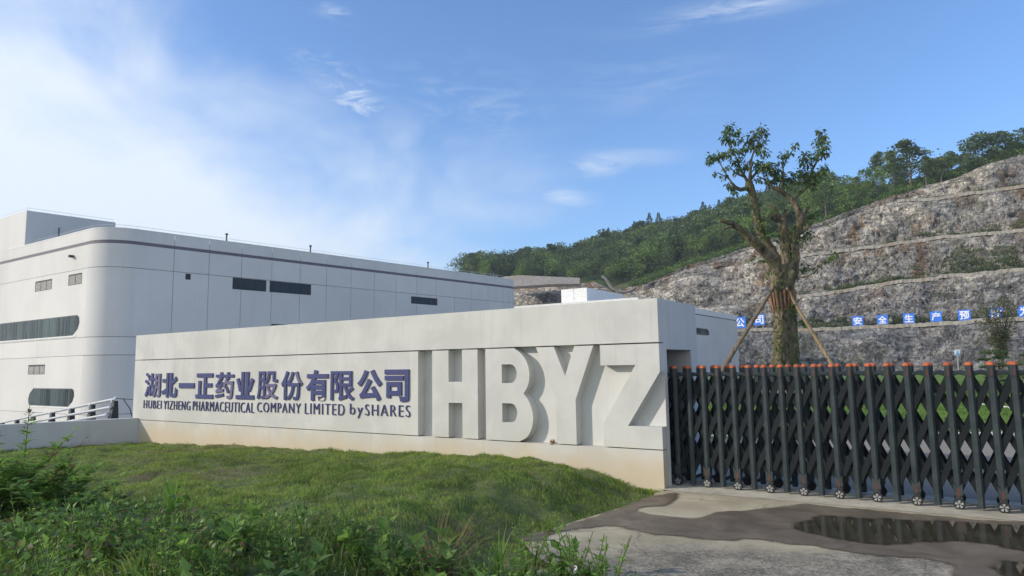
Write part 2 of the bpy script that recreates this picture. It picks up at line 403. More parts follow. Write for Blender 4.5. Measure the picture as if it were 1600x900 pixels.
def rockm():
    mt, t = newmat('cut_rock'); p = pos(t)
    z = t.n('ShaderNodeSeparateXYZ', inp={0: p}); zc = z.outputs[2]; xc = z.outputs[0]
    w = t.noise(p, .35, 4, .6)
    v = t.n('ShaderNodeTexVoronoi', feature='F1', distance='EUCLIDEAN'); v.inputs['Scale'].default_value = .55
    wv = t.n('ShaderNodeVectorMath', operation='ADD'); t.t.links.new(t.mapping(p, (1, 1, 1.5), (.4, .5, .3)), wv.inputs[0])
    nv = t.n('ShaderNodeTexNoise'); nv.inputs['Scale'].default_value = .8; nv.inputs['Detail'].default_value = 5; t.t.links.new(p, nv.inputs[0])
    sc = t.n('ShaderNodeVectorMath', operation='SCALE'); t.t.links.new(nv.outputs['Color'], sc.inputs[0]); sc.inputs['Scale'].default_value = 3.5
    t.t.links.new(sc.outputs[0], wv.inputs[1]); t.t.links.new(wv.outputs[0], v.inputs['Vector'])
    cell = t.n('ShaderNodeSeparateXYZ', inp={0: v.outputs['Color']}).outputs[0]
    hi = t.ramp(t.math('ADD', zc, t.math('MULTIPLY', t.math('SUBTRACT', w, .5), 14)), 8, 19)
    grey = t.mix(cell, (.23, .24, .255), (.50, .505, .515))
    warm = t.mix(cell, (.47, .44, .40), (.80, .765, .70))
    c = t.mix(hi, grey, warm)
    fine = t.noise(p, 2.0, 8, .8, .3)
    c = t.mix(1., c, t.mix(t.ramp(fine, .28, .75), (.50, .50, .52), (1.5, 1.49, 1.46)), 'MULTIPLY')
    och = t.noise(t.mapping(p, (1, 1, .32)), .16, 5, .6, .5)
    och = t.math('MULTIPLY', t.ramp(och, .52, .64), t.math('ADD', t.math('MULTIPLY', hi, .75), .12))
    c = t.mix(och, c, t.mix(fine, (.24, .135, .065), (.50, .34, .20)))
    big = t.noise(t.mapping(p, (1, 1, .45), (0, .3, 0)), .11, 6, .7, .8)
    c = t.mix(1., c, t.mix(t.ramp(big, .36, .64), (.62, .64, .68), (1.28, 1.24, 1.18)), 'MULTIPLY')
    wh = t.math('MULTIPLY', t.ramp(t.noise(p, .5, 7, .75, 1.), .62, .74), .7)
    c = t.mix(wh, c, (.52, .51, .49))
    dk = t.ramp(t.noise(t.mapping(p, (1, 1, .5), (0, .5, 0)), 1.1, 7, .75, .8), .5, .36)
    c = t.mix(t.math('MULTIPLY', dk, .5), c, (.07, .074, .082))
    ed = t.n('ShaderNodeTexVoronoi', feature='DISTANCE_TO_EDGE'); ed.inputs['Scale'].default_value = .34; t.t.links.new(wv.outputs[0], ed.inputs['Vector'])
    c = t.mix(t.ramp(ed.outputs[0], .0, .04, .42, 0), c, (.05, .052, .058))
    st = t.noise(t.mapping(p, (.5, .5, 3.2), (.0, .55, .2)), .9, 6, .7, .6)
    c = t.mix(1., c, t.mix(t.ramp(st, .36, .62), (.70, .70, .73), (1.22, 1.2, 1.17)), 'MULTIPLY')
    # vegetation film on gentle slopes
    nrm = t.n('ShaderNodeSeparateXYZ', inp={0: t.n('ShaderNodeNewGeometry').outputs['Normal']}).outputs[2]
    gr = t.math('MULTIPLY', t.ramp(t.noise(p, .22, 5, .65), .52, .66), .5)
    c = t.mix(gr, c, (.11, .12, .06))
    ledge = t.ramp(nrm, .80, .95)
    c = t.mix(t.math('MULTIPLY', ledge, .8), c, t.mix(fine, (.24, .22, .19), (.38, .35, .31)))
    bm = t.math('ADD', t.math('MULTIPLY', fine, 1.0), t.math('MULTIPLY', v.outputs['Distance'], .8))
    bm = t.math('ADD', bm, t.math('MULTIPLY', t.noise(p, 7, 6, .7), .35)); bm = t.math('ADD', bm, t.ramp(ed.outputs[0], 0, .12, 0, .8))
    finish(t, c, .95, bm, 1.0, .8, .1); return mt
M['rock'] = rockm()
def groundm(name, c0, c1, c2=None, sc=2., bd=.03, big=.25):
    mt, t = newmat(name); p = pos(t)
    c = t.mix(t.ramp(t.noise(p, sc, 6, .65), .3, .7), c0, c1)
    if c2: c = t.mix(t.ramp(t.noise(p, big, 5, .6), .5, .66), c, c2)
    finish(t, c, .95, t.noise(p, sc * 9, 5, .7), .6, bd, .2); return mt
M['soil'] = groundm('lawn_soil', (.11, .14, .05), (.17, .20, .075), (.20, .155, .09), 5)
M['soil_weed'] = groundm('weed_soil', (.03, .035, .018), (.07, .07, .035), (.09, .07, .045), 6)
M['hill_soil'] = groundm('hill_undergrowth', (.045, .075, .025), (.09, .14, .04), (.10, .11, .05), .6, .2, .05)
M['yard'] = groundm('yard_ground', (.36, .34, .30), (.46, .44, .40), (.30, .29, .24), .5)
M['lawn_far'] = groundm('inner_lawn_turf', (.10, .175, .03), (.165, .255, .05), (.14, .20, .06), 3, .03, .15)
M['earth'] = groundm('bare_earth', (.19, .15, .11), (.30, .25, .19), (.10, .12, .05), 3)
def asphaltm():
    mt, t = newmat('asphalt'); p = pos(t)
    c = t.mix(t.ramp(t.noise(p, 140, 3, .8), .35, .65), (.25, .21, .165), (.34, .295, .24))
    c = t.mix(t.math('MULTIPLY', t.ramp(t.noise(p, .6, 5, .6), .4, .7), .5), c, (.27, .24, .20))
    finish(t, c, .96, t.noise(p, 180, 2, .8), .5, .006, .4); return mt
M['asphalt'] = asphaltm()
def concm():
    mt, t = newmat('driveway_concrete'); p = pos(t)
    sp_ = t.noise(p, 150, 4, .8)
    c = t.mix(t.ramp(t.noise(p, 1.1, 6, .62, .5), .35, .68), (.42, .355, .24), (.60, .51, .36))
    c = t.mix(t.math('MULTIPLY', t.ramp(sp_, .4, .66), .45), c, (.32, .285, .22))
    # rough dark asphalt showing through towards the street
    s = t.n('ShaderNodeSeparateXYZ', inp={0: p})
    q = t.math('ADD', t.math('ADD', s.outputs[1], t.math('MULTIPLY', s.outputs[0], .12)), t.math('MULTIPLY', t.math('SUBTRACT', t.noise(p, .9, 6, .7), .5), 2.2))
    f = t.ramp(q, 7.25, 6.4)
    asp = t.mix(t.ramp(t.math('ADD', t.math('MULTIPLY', t.noise(p, 38, 5, .8), .6), t.math('MULTIPLY', t.noise(p, 3, 5, .7), .4)), .42, .60), (.10, .093, .082), (.44, .385, .30))
    c = t.mix(t.math('MULTIPLY', f, .85), c, asp)
    ck = t.n('ShaderNodeTexVoronoi', feature='DISTANCE_TO_EDGE'); ck.inputs['Scale'].default_value = .55
    t.t.links.new(t.n('ShaderNodeVectorMath', operation='ADD', inp={0: p, 1: t.n('ShaderNodeVectorMath', operation='SCALE', inp={0: t.n('ShaderNodeTexNoise', inp={0: p, 'Scale': 1.5, 'Detail': 6.}).outputs['Color'], 'Scale': .8}).outputs[0]}).outputs[0], ck.inputs['Vector'])
    c = t.mix(t.ramp(ck.outputs[0], .0, .006, .55, 0), c, (.10, .09, .08))
    finish(t, c, .93, sp_, .6, .008, .12); return mt
M['concrete'] = concm()
M['strip'] = groundm('gate_track_concrete', (.47, .42, .33), (.60, .545, .43), (.38, .34, .27), 7, .01, 1.2)
def soft_edge(t, w0, w1):
    def ex(b):
        a = t.n('ShaderNodeAttribute', attribute_name='edge_distance').outputs['Fac']
        n_ = t.math('MULTIPLY', t.math('SUBTRACT', t.noise(pos(t), 22, 5, .7), .5), .10)
        f = t.ramp(t.math('ADD', a, n_), w0, w1)
        tr = t.n('ShaderNodeBsdfTransparent'); mx = t.n('ShaderNodeMixShader'); t.t.links.new(f, mx.inputs[0]); t.t.links.new(tr.outputs[0], mx.inputs[1]); t.t.links.new(b, mx.inputs[2]); return mx.outputs[0]
    return ex
def wetm():
    mt, t = newmat('wet_concrete'); p = pos(t)
    sp_ = t.noise(p, 120, 4, .8)
    c = t.mix(t.ramp(t.noise(p, 2.1, 6, .62, .5), .35, .68), (.125, .096, .066), (.205, .163, .115))
    c = t.mix(t.math('MULTIPLY', t.ramp(sp_, .45, .7), .35), c, (.15, .14, .12))
    finish(t, c, t.ramp(t.noise(p, 3, 4), .35, .7, .45, .68), sp_, .25, .004, .3, extra=soft_edge(t, -.02, .07)); return mt
M['wet'] = wetm()
def waterm():
    mt, t = newmat('puddle_water'); p = pos(t)
    c = t.mix(t.ramp(t.noise(p, 2.1, 6, .62, .5), .35, .68), (.045, .038, .024), (.075, .062, .04))
    rg = t.ramp(t.noise(p, 1.6, 4, .6), .5, .75, .015, .12)
    finish(t, c, rg, t.noise(p, 5, 2), .012, .004, .62, extra=soft_edge(t, 0., .10)); return mt
M['water'] = waterm()

# ------------------------------------------------------------------ key frames of the place
GZ = -0.07                                             # level of the drive
A = onz(1038, 756)
_d = ray(-790, 573 - .015 * (-790 - 800)); _d[2] = 0; dW = vnorm(_d)
nW = np.array([-dW[1], dW[0], 0]);
if nW[1] > 0: nW = -nW
SW = Frame(A, dW, nW)                                  # sign wall: s runs to the far left end, q towards the viewer
LEN = 14.3

# ------------------------------------------------------------------ sign wall
G1, G2, TOP = 1.95, .465, 2.60
wall = empty('sign_wall', SW.P(LEN / 2, -.8, GZ), label='long off-white rendered entrance wall carrying the company name and huge recessed letters', cat='sign wall')
MB().prism(SW, [(-.17, -.6), (-.17, TOP), (-1.6, TOP), (-1.6, -.6), (-1.31, -.6), (-1.31, 1.87), (-.28, 1.87), (-.28, -.6)], 0, LEN, axis='s').build('wall_core', M['plaster_side'], wall)
MB().box(SW, 2.6, 2.8, -1.309, -.281, -.6, 1.868).build('pocket_back_wall', M['dark'], wall)
MB().box(SW, 0, LEN, -.17, 0, G1 + .02, TOP).build('top_band', M['plaster_wall'], wall)
MB().box(SW, 0, LEN, -.17, 0, -.6, G2 - .015).build('base_band', M['plaster_wall'], wall)
MB().box(SW, 4.56, LEN, -.17, 0, G2, G1).build('name_panel', M['plaster_wall'], wall)
def arc(cx, cy, rx, ry, a0, a1, n=8): return [(cx + rx * math.cos(math.radians(a0 + (a1 - a0) * i / n)), cy + ry * math.sin(math.radians(a0 + (a1 - a0) * i / n))) for i in range(n + 1)]
Hp = [(4.23, G2), (3.86, G2), (3.86, 1.05), (3.56, 1.05), (3.56, G2), (3.23, G2), (3.23, G1), (3.56, G1), (3.56, 1.408), (3.86, 1.408), (3.86, G1), (4.23, G1)]
def smooth_curve(pts, n=5):
    pts = [np.array(p, float) for p in pts]; out = []
    P = [2 * pts[0] - pts[1]] + pts + [2 * pts[-1] - pts[-2]]
    for i in range(1, len(P) - 2):
        for k in range(n):
            t = k / n; p0, p1, p2, p3 = P[i - 1:i + 3]
            out.append(.5 * ((2 * p1) + (-p0 + p2) * t + (2 * p0 - 5 * p1 + 4 * p2 - p3) * t * t + (-p0 + 3 * p1 - 3 * p2 + p3) * t ** 3))
    out.append(pts[-1]); return [tuple(float(v) for v in p) for p in out]
lobe1 = smooth_curve([(2.41, G2), (2.27, .535), (2.18, .66), (2.143, .83), (2.17, 1.0), (2.235, 1.13), (2.316, 1.222)])
lobe2 = smooth_curve([(2.316, 1.222), (2.24, 1.33), (2.20, 1.46), (2.205, 1.60), (2.255, 1.74), (2.35, 1.86), (2.49, G1)])
Bp = [(3.065, G2)] + lobe1 + lobe2[1:] + [(3.065, G1)]
def bh(z0, z1): return [(2.735, z1), (2.735, z0)] + [(2.56, z0)] + arc(2.56, (z0 + z1) / 2, -.118, (z1 - z0) / 2, -90, 90, 10)[1:-1] + [(2.56, z1)]
Yp = [(2.065, G1), (1.714, 1.137), (1.714, G2), (1.37, G2), (1.37, 1.14), (1.045, G1), (1.371, G1), (1.546, 1.498), (1.736, G1)]
Zp = [(.935, G1), (0, G1), (0, 1.549), (.519, .775), (0, .775), (0, G2), (.91, G2), (.91, .793), (.373, 1.649), (.935, 1.649)]
for ch, pl, hs in (('H', Hp, []), ('B', Bp, [bh(1.387, 1.69), bh(.758, 1.061)]), ('Y', Yp, []), ('Z', Zp, [])):
    MB().prism(SW, pl, -.17, 0, hs).build('letter', M['plaster_wall'], wall, bevel=0)
# back faces of the recess (lit surface right behind letters)
MB().box(SW, 0, 4.56, -.171, -.1695, G2 - .014, G1 + .019).build('recess_back', M['recess'], wall)

# lettering (text converted to mesh and fitted in the wall's own coordinates)
def glyph_mesh(txt, offset=0., extrude=.02, size=1., shear=0.):
    cu = bpy.data.curves.new('lettering', 'FONT'); cu.body = txt; cu.size = size; cu.extrude = extrude; cu.offset = offset; cu.resolution_u = 4; cu.space_character = 1.22 if txt.isascii() else 1
    ob = bpy.data.objects.new('lettering', cu); COL.objects.link(ob)
    dg = bpy.context.evaluated_depsgraph_get(); me = bpy.data.meshes.new_from_object(ob.evaluated_get(dg))
    COL.objects.unlink(ob); bpy.data.objects.remove(ob); return me
def me_arrays(me):
    V = np.zeros(len(me.vertices) * 3); me.vertices.foreach_get('co', V); return V.reshape(-1, 3), [tuple(p.vertices) for p in me.polygons]
def split_islands(V, Fc):
    key = {}; rep = []
    for v in V: rep.append(key.setdefault(tuple(np.round(v, 5)), len(key)))
    par = list(range(len(key)))
    def fd(a):
        while par[a] != a: par[a] = par[par[a]]; a = par[a]
        return a
    for f in Fc:
        for a in f[1:]:
            x, y = fd(rep[f[0]]), fd(rep[a])
            if x != y: par[x] = y
    gs = {}
    for f in Fc: gs.setdefault(fd(rep[f[0]]), []).append(f)
    return list(gs.values())
def place_glyph(V, Fc, lo, hi, fr, s0, s1, z0, z1, q, name, mats, parent, z0b=None, z1b=None):
    """map glyph x in [lo.x,hi.x] to s0 -> s1; y to z0..z1; extrusion to q"""
    idx = sorted({i for f in Fc for i in f}); mp = {a: b for b, a in enumerate(idx)}
    out = []
    for i in idx:
        x, y, w = V[i]; u = (x - lo[0]) / (hi[0] - lo[0]); v = (y - lo[1]) / (hi[1] - lo[1])
        out.append(fr.P(s0 + (s1 - s0) * u, q if w > 0 else .001, z0 + (z1 - z0) * v))
    me = bpy.data.meshes.new(name); me.from_pydata(out, [], [tuple(mp[a] for a in f) for f in Fc])
    bm = bmesh.new(); bm.from_mesh(me); bmesh.ops.remove_doubles(bm, verts=bm.verts, dist=1e-5); bmesh.ops.recalc_face_normals(bm, faces=bm.faces)
    for mt in mats: me.materials.append(mt)
    nn = Vector(fr.n)
    for f in bm.faces: f.material_index = 0 if f.normal.dot(nn) > .7 or len(mats) < 2 else 1
    bm.to_mesh(me); bm.free()
    return link_mesh(name, me, None, parent)
CH = '湖北一正药业股份有限公司'
ex = [(95, 180), (188, 271), (281, 363), (373, 466), (479, 577), (591, 688), (705, 817), (836, 951), (971, 1089), (1104, 1231), (1249, 1381), (1397, 1528)]
ey = [(287, 420), (287, 421), (342, 369), (289, 426), (283, 428), (281, 430), (278, 431), (277, 436), (270, 438), (276, 438), (270, 438), (268, 443)]
for c, (x0, x1), (y0, y1) in zip(CH, ex, ey):
    f_ = 3.474
    sa, za = SW.px(200 + x0 / f_, 500 + (y0 + y1) / 2 / f_); sb, _ = SW.px(200 + x1 / f_, 500 + (y0 + y1) / 2 / f_)
    _, zt = SW.px(200 + (x0 + x1) / 2 / f_, 500 + y0 / f_); _, zb = SW.px(200 + (x0 + x1) / 2 / f_, 500 + y1 / f_)
    V, Fc = me_arrays(glyph_mesh(c, offset={'湖': .016, '药': .018, '股': .012, '份': .016, '限': .014}.get(c, .032))); lo, hi = V.min(0), V.max(0)
    place_glyph(V, Fc, lo, hi, SW, sa, sb, zb, zt, .028, 'character', [M['navy'], M['navy_side']], wall)
words = [('HUBEI', 88, 183, 436, 480), ('YIZHENG', 197, 339, 439, 487), ('PHARMACEUTICAL', 355, 686, 444, 498), ('COMPANY', 704, 938, 449, 503), ('LIMITED', 963, 1176, 454, 513), ('by', 1208, 1275, 454, 532), ('SHARES', 1290, 1533, 460, 522)]
for w, x0, x1, y0, y1 in words:
    f_ = 3.474; X0, X1, Y0, Y1 = 200 + x0 / f_, 200 + x1 / f_, 500 + y0 / f_, 500 + y1 / f_
    sa, _ = SW.px(X0, (Y0 + Y1) / 2); sb, _ = SW.px(X1, (Y0 + Y1) / 2); xm = (X0 + X1) / 2
    _, zt = SW.px(xm, Y0); _, zb = SW.px(xm, Y1)
    V, Fc = me_arrays(glyph_mesh(w, offset=-.018)); lo, hi = V.min(0), V.max(0)
    for isl in split_islands(V, Fc):
        place_glyph(V, isl, lo, hi, SW, sa, sb, zb, zt, .022, 'small_letter', [M['navy'], M['navy_side']], wall)
# rusty leaf litter lying on the groove ledge under the Y
mb = MB(); p0 = Vector(SW.P(1.80, -.06, G2 + .004))
V, Fq = leaf_arrays(np.array([np.array(p0) + np.array([random.uniform(-.05, .05), random.uniform(-.03, .03), random.uniform(0, .02)]) for _ in range(14)]), rdir(14, .1), rdir(14, 1.), .07, .04)
tag(link_mesh('dead_leaves', np_mesh('dead_leaves', V, Fq), M['leaf_red']), 'small heap of rust-brown dead leaves on the ledge under the letter Y', 'dead leaves')

# ------------------------------------------------------------------ low wall at the left
zl = .5
L0 = np.array(SW.P(LEN - .32, .0, 0)); L1p = onz(0, 664, zl); dL = vnorm([L1p[0] - L0[0], L1p[1] - L0[1], 0]); nL = np.array([dL[1], -dL[0], 0])
if nL @ (cC - L0) < 0: nL = -nL
LW = Frame((L0[0], L0[1], 0), dL, nL)
lw = MB().box(LW, 0.002, 9, -.25, 0, -.9, zl).build('low_wall', M['low_wall'], bevel=.006)
tag(lw, 'low shaded grey-white rendered wall joining the left end of the sign wall', 'wall')

# ------------------------------------------------------------------ big building
D0 = 46
cB = atY(200, 354, D0)
def vpdir(v): d = ray(v, 573 - .015 * (v - 800)); d[2] = 0; return vnorm(d)
dRt, dLf = vpdir(1727), vpdir(-800)
cB = np.array([cB[0], cB[1], 0]) + dRt * .6
tt = 2.0; K = cB - dRt * tt
turn = math.acos(float(-dRt @ dLf)) ; rad = tt / math.tan((math.pi - math.acos(float(dRt @ dLf))) / 2)
nR = np.array([dRt[1], -dRt[0], 0]); nLf = np.array([-dLf[1], dLf[0], 0])
if nR @ (cC - K) < 0: nR = -nR
if nLf @ (cC - K) < 0: nLf = -nLf
FR = Frame(cB, dRt, nR)          # right facade s from the end of the curve
FL = Frame(K, dLf, nLf)          # left facade s from virtual corner (curve ends at tt)
BH, BZ, BANDZ = 11.45, -3.0, 10.42
RL = 39.1; LL = 46
center = cB - nR * rad
bld = empty('factory_building', tuple(K + (dRt + dLf) * 15 + np.array([0, 0, BZ])), label='large pale three-storey factory building with rounded corner and dark band below the roof', cat='building')
th = .04
J = .034
def rect(a0, a1, b0, b1): return [(a0, b0), (a1, b0), (a1, b1), (a0, b1)]
def hexw(a0, a1, z0, z1, l=True, r=True, c=.45):
    """strip window outline with chamfered rounded ends; a0<a1"""
    zm = (z0 + z1) / 2; h = z1 - z0; pts = []
    if l: pts += [(a0 + c, z0), (a0 + c * .25, z0 + h * .3), (a0, zm + h * .12), (a0 + c * .12, z1 - h * .1), (a0 + c * .45, z1)]
    else: pts += [(a0, z0), (a0, z1)]
    if r: pts += [(a1 - c, z1), (a1 - c * .25, z1 - h * .3), (a1, zm - h * .12), (a1 - c * .12, z0 + h * .1), (a1 - c * .45, z0)]
    else: pts += [(a1, z1), (a1, z0)]
    return pts
def clip_poly(poly, a0, a1, b0, b1):
    def clip(P, f, inter):
        o = []
        for i in range(len(P)):
            a, b = P[i - 1], P[i]
            if f(b):
                if not f(a): o.append(inter(a, b))
                o.append(b)
            elif f(a): o.append(inter(a, b))
        return o
    def ix(v, k):
        def g(a, b):
            t = (v - a[k]) / (b[k] - a[k]); return (v, a[1] + (b[1] - a[1]) * t) if k == 0 else (a[0] + (b[0] - a[0]) * t, v)
        return g
    P = list(poly)
    for k, v, s in ((0, a0, 1), (0, a1, -1), (1, b0, 1), (1, b1, -1)):
        if not P: return P
        P = clip(P, lambda p: (p[k] - v) * s >= -1e-9, ix(v, k))
    return P
def panel_with_windows(fr, a0, a1, z0, z1, wins, mat, parent, name='wall_panel'):
    """a panel whose openings may cross its edges: cut into vertical slices between window bounds"""
    ov = [w for w in wins if max(p[0] for p in w) > a0 + 1e-6 and min(p[0] for p in w) < a1 - 1e-6 and max(p[1] for p in w) > z0 + 1e-6 and min(p[1] for p in w) < z1 - 1e-6]
    mb = MB()
    if not ov: mb.box(fr, a0, a1, 0.001, th, z0, z1)
    else:
        xs = {a0, a1}
        for w in ov:
            for p in w:
                if a0 < p[0] < a1: xs.add(round(p[0], 5))
        xs = sorted(xs)
        for x0, x1 in zip(xs[:-1], xs[1:]):
            if x1 - x0 < 1e-4: continue
            iv = []
            for w in ov:
                c = clip_poly(w, x0, x1, z0, z1)
                if len(c) < 3 or max(p[0] for p in c) - min(p[0] for p in c) < 1e-3: continue
                def yr(x):
                    ys = [p[1] for p in c if abs(p[0] - x) < 1e-4]; return (min(ys), max(ys)) if ys else None
                l, r = yr(x0), yr(x1)
                if l is None and r is None: continue
                l = l or (sum(r) / 2,) * 2; r = r or (sum(l) / 2,) * 2
                iv.append((l, r))
            iv.sort(key=lambda t: t[0][0] + t[1][0])
            lo = (z0, z0)
            for (l, r) in iv + [((z1, z1), (z1, z1))]:
                if l[0] - lo[0] > 1e-3 or r[0] - lo[1] > 1e-3:
                    mb.prism(fr, [(x0, lo[0]), (x1, lo[1]), (x1, max(r[0], lo[1] + 1e-4)), (x0, max(l[0], lo[0] + 1e-4))], 0.001, th)
                lo = (l[1], r[1])
    return mb.build(name, mat, parent)
# window outlines measured on each facade
def wr(fr, x0, y0, x1, y1, *rest):
    a, z = fr.px(x0, y0); b, z2 = fr.px(x1, y1); return a, b, z, z2
R_w = []; L_w = []
wl = [('louvre', 56, 437, 82, 455), ('louvre', 108, 427, 129, 446), ('louvre', 45, 569, 71, 586)]
for k, x0, y0, x1, y1 in wl:
    a, _ = FL.px(x0, (y0 + y1) / 2); b, _ = FL.px(x1, (y0 + y1) / 2); _, z1 = FL.px((x0 + x1) / 2, y0 + 1); _, z0 = FL.px((x0 + x1) / 2, y1 - 1)
    L_w.append(('louvre_l', rect(min(a, b), max(a, b), z0, z1)))
a, _ = FL.px(45, 620); b, _ = FL.px(117, 619)
L_w.append(('glass', hexw(min(a, b), max(a, b), -.62, .62, True, True, .8)))
b, _ = FL.px(125, 510)
L_w.append(('glass', hexw(min(a, b) if min(a, b) < b else b, 30, 4.22, 5.62, True, False, .9)))
wrx = [(289, 425, 297.5, 435), (363, 433, 416, 455), (421, 441, 486, 461), (642, 463, 683, 479)]
for i, (x0, y0, x1, y1) in enumerate(wrx):
    a, _ = FR.px(x0, 440); b, _ = FR.px(x1, 440)
    zc_ = 8.25; z0, z1 = (7.85, 8.75)
    if i == 0: z0, z1 = 8.28, 8.72
    if i == 3: z0, z1 = 7.82, 8.52
    R_w.append(('louvre', rect(a, b, z0, z1)))
a, _ = FR.px(421, 505); R_w.append(('glass', hexw(a, a + 13, 3.9, 5.33, True, True)))
Rh = [w for _, w in R_w]; Lh = [w for _, w in L_w]
zb = [BZ, -1.1, 2.83, 4.05, 8.78, BANDZ, BANDZ + .2, BH]
zrows = [(BZ, -1.1), (-1.1, 2.83), (2.83, 4.05), (4.05, 8.78), (8.78, BANDZ), (BANDZ + .2, BH)]
scol = [-.02] + [(2.545 * k) for k in range(1, 16)] + [RL]
scol = sorted({round(s_, 4) for s_ in scol if s_ <= RL})
# core solid (curtain behind panels)
arcpts = []
a0 = math.atan2(nR[1], nR[0]); a1 = math.atan2(nLf[1], nLf[0])
while a1 - a0 > math.pi: a1 -= 2 * math.pi
while a0 - a1 > math.pi: a1 += 2 * math.pi
NA = 22
for i in range(NA + 1):
    an = a0 + (a1 - a0) * i / NA; arcpts.append((center[0] + rad * math.cos(an), center[1] + rad * math.sin(an), math.cos(an), math.sin(an)))
endR = cB + dRt * RL
er = 2.2; eang = 62
epts = []
for i in range(9):
    an = a0 - 0 ; phi = math.radians(eang * i / 8) * (-1 if a1 > a0 else 1)
    ca, sa_ = math.cos(a0 + phi), math.sin(a0 + phi)
    cc = endR - nR * er; epts.append((cc[0] + er * ca, cc[1] + er * sa_, ca, sa_))
far_l = K + dLf * LL
rear = [endR - nR * 26 + dRt * 3, far_l - nLf * 24]
fp = [p[:2] for p in epts[::-1]] + [p[:2] for p in arcpts] + [tuple(far_l[:2]), tuple(rear[1][:2]), tuple(rear[0][:2])]
XY = Frame((0, 0, 0), (1, 0, 0), (0, 1, 0))
# core cut for windows is not needed: window assemblies sit in shallow boxes in front of the core
MB().prism(XY, fp, BZ - .5, BH - .35, axis='z').build('wall', M['core'], bld)
def curve_panel(pts, z0, z1, mat, name='wall_panel', off=th, n0=0):
    mb = MB()
    for (x, y, nx, ny), (x2, y2, nx2, ny2) in zip(pts[:-1], pts[1:]):
        i = len(mb.v)
        mb.v += [(x + nx * .001, y + ny * .001, z0), (x2 + nx2 * .001, y2 + ny2 * .001, z0), (x2 + nx2 * off, y2 + ny2 * off, z0), (x + nx * off, y + ny * off, z0),
                 (x + nx * .001, y + ny * .001, z1), (x2 + nx2 * .001, y2 + ny2 * .001, z1), (x2 + nx2 * off, y2 + ny2 * off, z1), (x + nx * off, y + ny * off, z1)]
        mb.f += [(i + 3, i + 2, i + 6, i + 7), (i + 7, i + 6, i + 5, i + 4), (i, i + 1, i + 2, i + 3)]
    me = bpy.data.meshes.new(name); me.from_pydata(mb.v, [], mb.f)
    bm = bmesh.new(); bm.from_mesh(me); bmesh.ops.remove_doubles(bm, verts=bm.verts, dist=1e-4); bmesh.ops.recalc_face_normals(bm, faces=bm.faces)
    c = center if name else center
    bm.to_mesh(me); bm.free(); me.polygons.foreach_set('use_smooth', [True] * len(me.polygons))
    try: me.set_sharp_from_angle(angle=math.radians(30))
    except Exception: pass
    return link_mesh(name, me, mat, bld)
for (z0, z1) in zrows:
    for a, b in zip(scol[:-1], scol[1:]):
        panel_with_windows(FR, a + (J / 2 if a > 0 else .02), b - J / 2, z0 + J / 2, z1 - J / 2 if z1 < BH else z1, Rh, M['panel'], bld)
    curve_panel(arcpts, z0 + J / 2, z1 - J / 2 if z1 < BH else z1, M['panel'])
    curve_panel(epts, z0 + J / 2, z1 - J / 2 if z1 < BH else z1, M['panel'])
    ls = [tt + .01, 9.2, 16.2, 23.4, 30.6, 38, LL]
    for a, b in zip(ls[:-1], ls[1:]):
        panel_with_windows(FL, a + (.006 if a > tt + 1 else 0), b - .006, z0 + (.012 if z0 > BZ else 0), z1 - .012 if z1 < BH else z1, Lh, M['panel'], bld)
# band
curve_panel(arcpts, BANDZ - J / 2, BANDZ + .2 + J / 2, M['band'], 'band', .025); curve_panel(epts, BANDZ - J / 2, BANDZ + .2 + J / 2, M['band'], 'band', .025)
MB().box(FR, -.02, RL, .001, .025, BANDZ - J / 2, BANDZ + .2 + J / 2).build('band', M['band'], bld)
MB().box(FL, tt, LL, .001, .025, BANDZ - J / 2, BANDZ + .2 + J / 2).build('band', M['band'], bld)
# coping: thin cap along the roof line
mb = MB(); mb.box(FR, 0, RL, -.3, .06, BH, BH + .05)
mb.box(FL, tt, 15.4, -.3, .06, BH, BH + .05)
ap = [(x - nx * .3, y - ny * .3) for x, y, nx, ny in arcpts]; ap2 = [(x + nx * .06, y + ny * .06) for x, y, nx, ny in arcpts]
for i in range(len(ap) - 1):
    mb.prism(XY, [ap[i], ap[i + 1], ap2[i + 1], ap2[i]], BH, BH + .05, axis='z')
mb.build('coping', M['coping'], bld)
# raised block over the left facade
ra, _ = FL.px(42, 340)
rfp = [np.array(FL.P(ra, .03, 0)), np.array(FL.P(LL, .03, 0)), np.array(FL.P(LL, -13, 0)), np.array(FL.P(ra, .03, 0)) + dRt * 6.3]
MB().prism(XY, [tuple(p[:2]) for p in rfp], BH - .34, 14.25, axis='z').build('raised_block', M['panel'], bld)
mb = MB(); mb.tube([rfp[0] + dRt * 2.2 + nR * .05 + np.array([0, 0, BH + .1]), rfp[0] + dRt * 2.2 + nR * .05 + np.array([0, 0, 13.2])], .05, 6); mb.build('drain_pipe', M['frame'], bld)
# lightning wire round the roof line
def wire(pts, z, name='lightning_wire'):
    mb = MB(); mb.tube([(p[0], p[1], z) for p in pts], .012, 4)
    for p in pts: mb.tube([(p[0], p[1], z - .22), (p[0], p[1], z)], .012, 4)
    mb.build(name, M['wire'], bld)
rim = [FR.P(s, -.05, 0) for s in np.arange(RL, 0, -2.0)] + [(x - nx * .05, y - ny * .05) for x, y, nx, ny in arcpts[::5]] + [FL.P(s, -.05, 0) for s in np.arange(tt + .5, ra, 2.0)]
wire(rim, BH + .25)
wire([rfp[3] - dRt * .2, rfp[0] + dRt * 3, rfp[0] + dRt * .05, rfp[1]], 14.25 + .2)
for x in (357, 489, 673):
    s, _ = FR.px(x, 400); mb = MB(); b_ = np.array(FR.P(s, -.4, 0))
    mb.tube([b_ + [0, 0, BH - .3], b_ + [0, 0, BH + .62]], .06, 8); mb.tube([b_ + [0, 0, BH + .62], b_ + [0, 0, BH + .72]], [.13, .1], 8); mb.build('vent_pipe', M['dark'], bld)
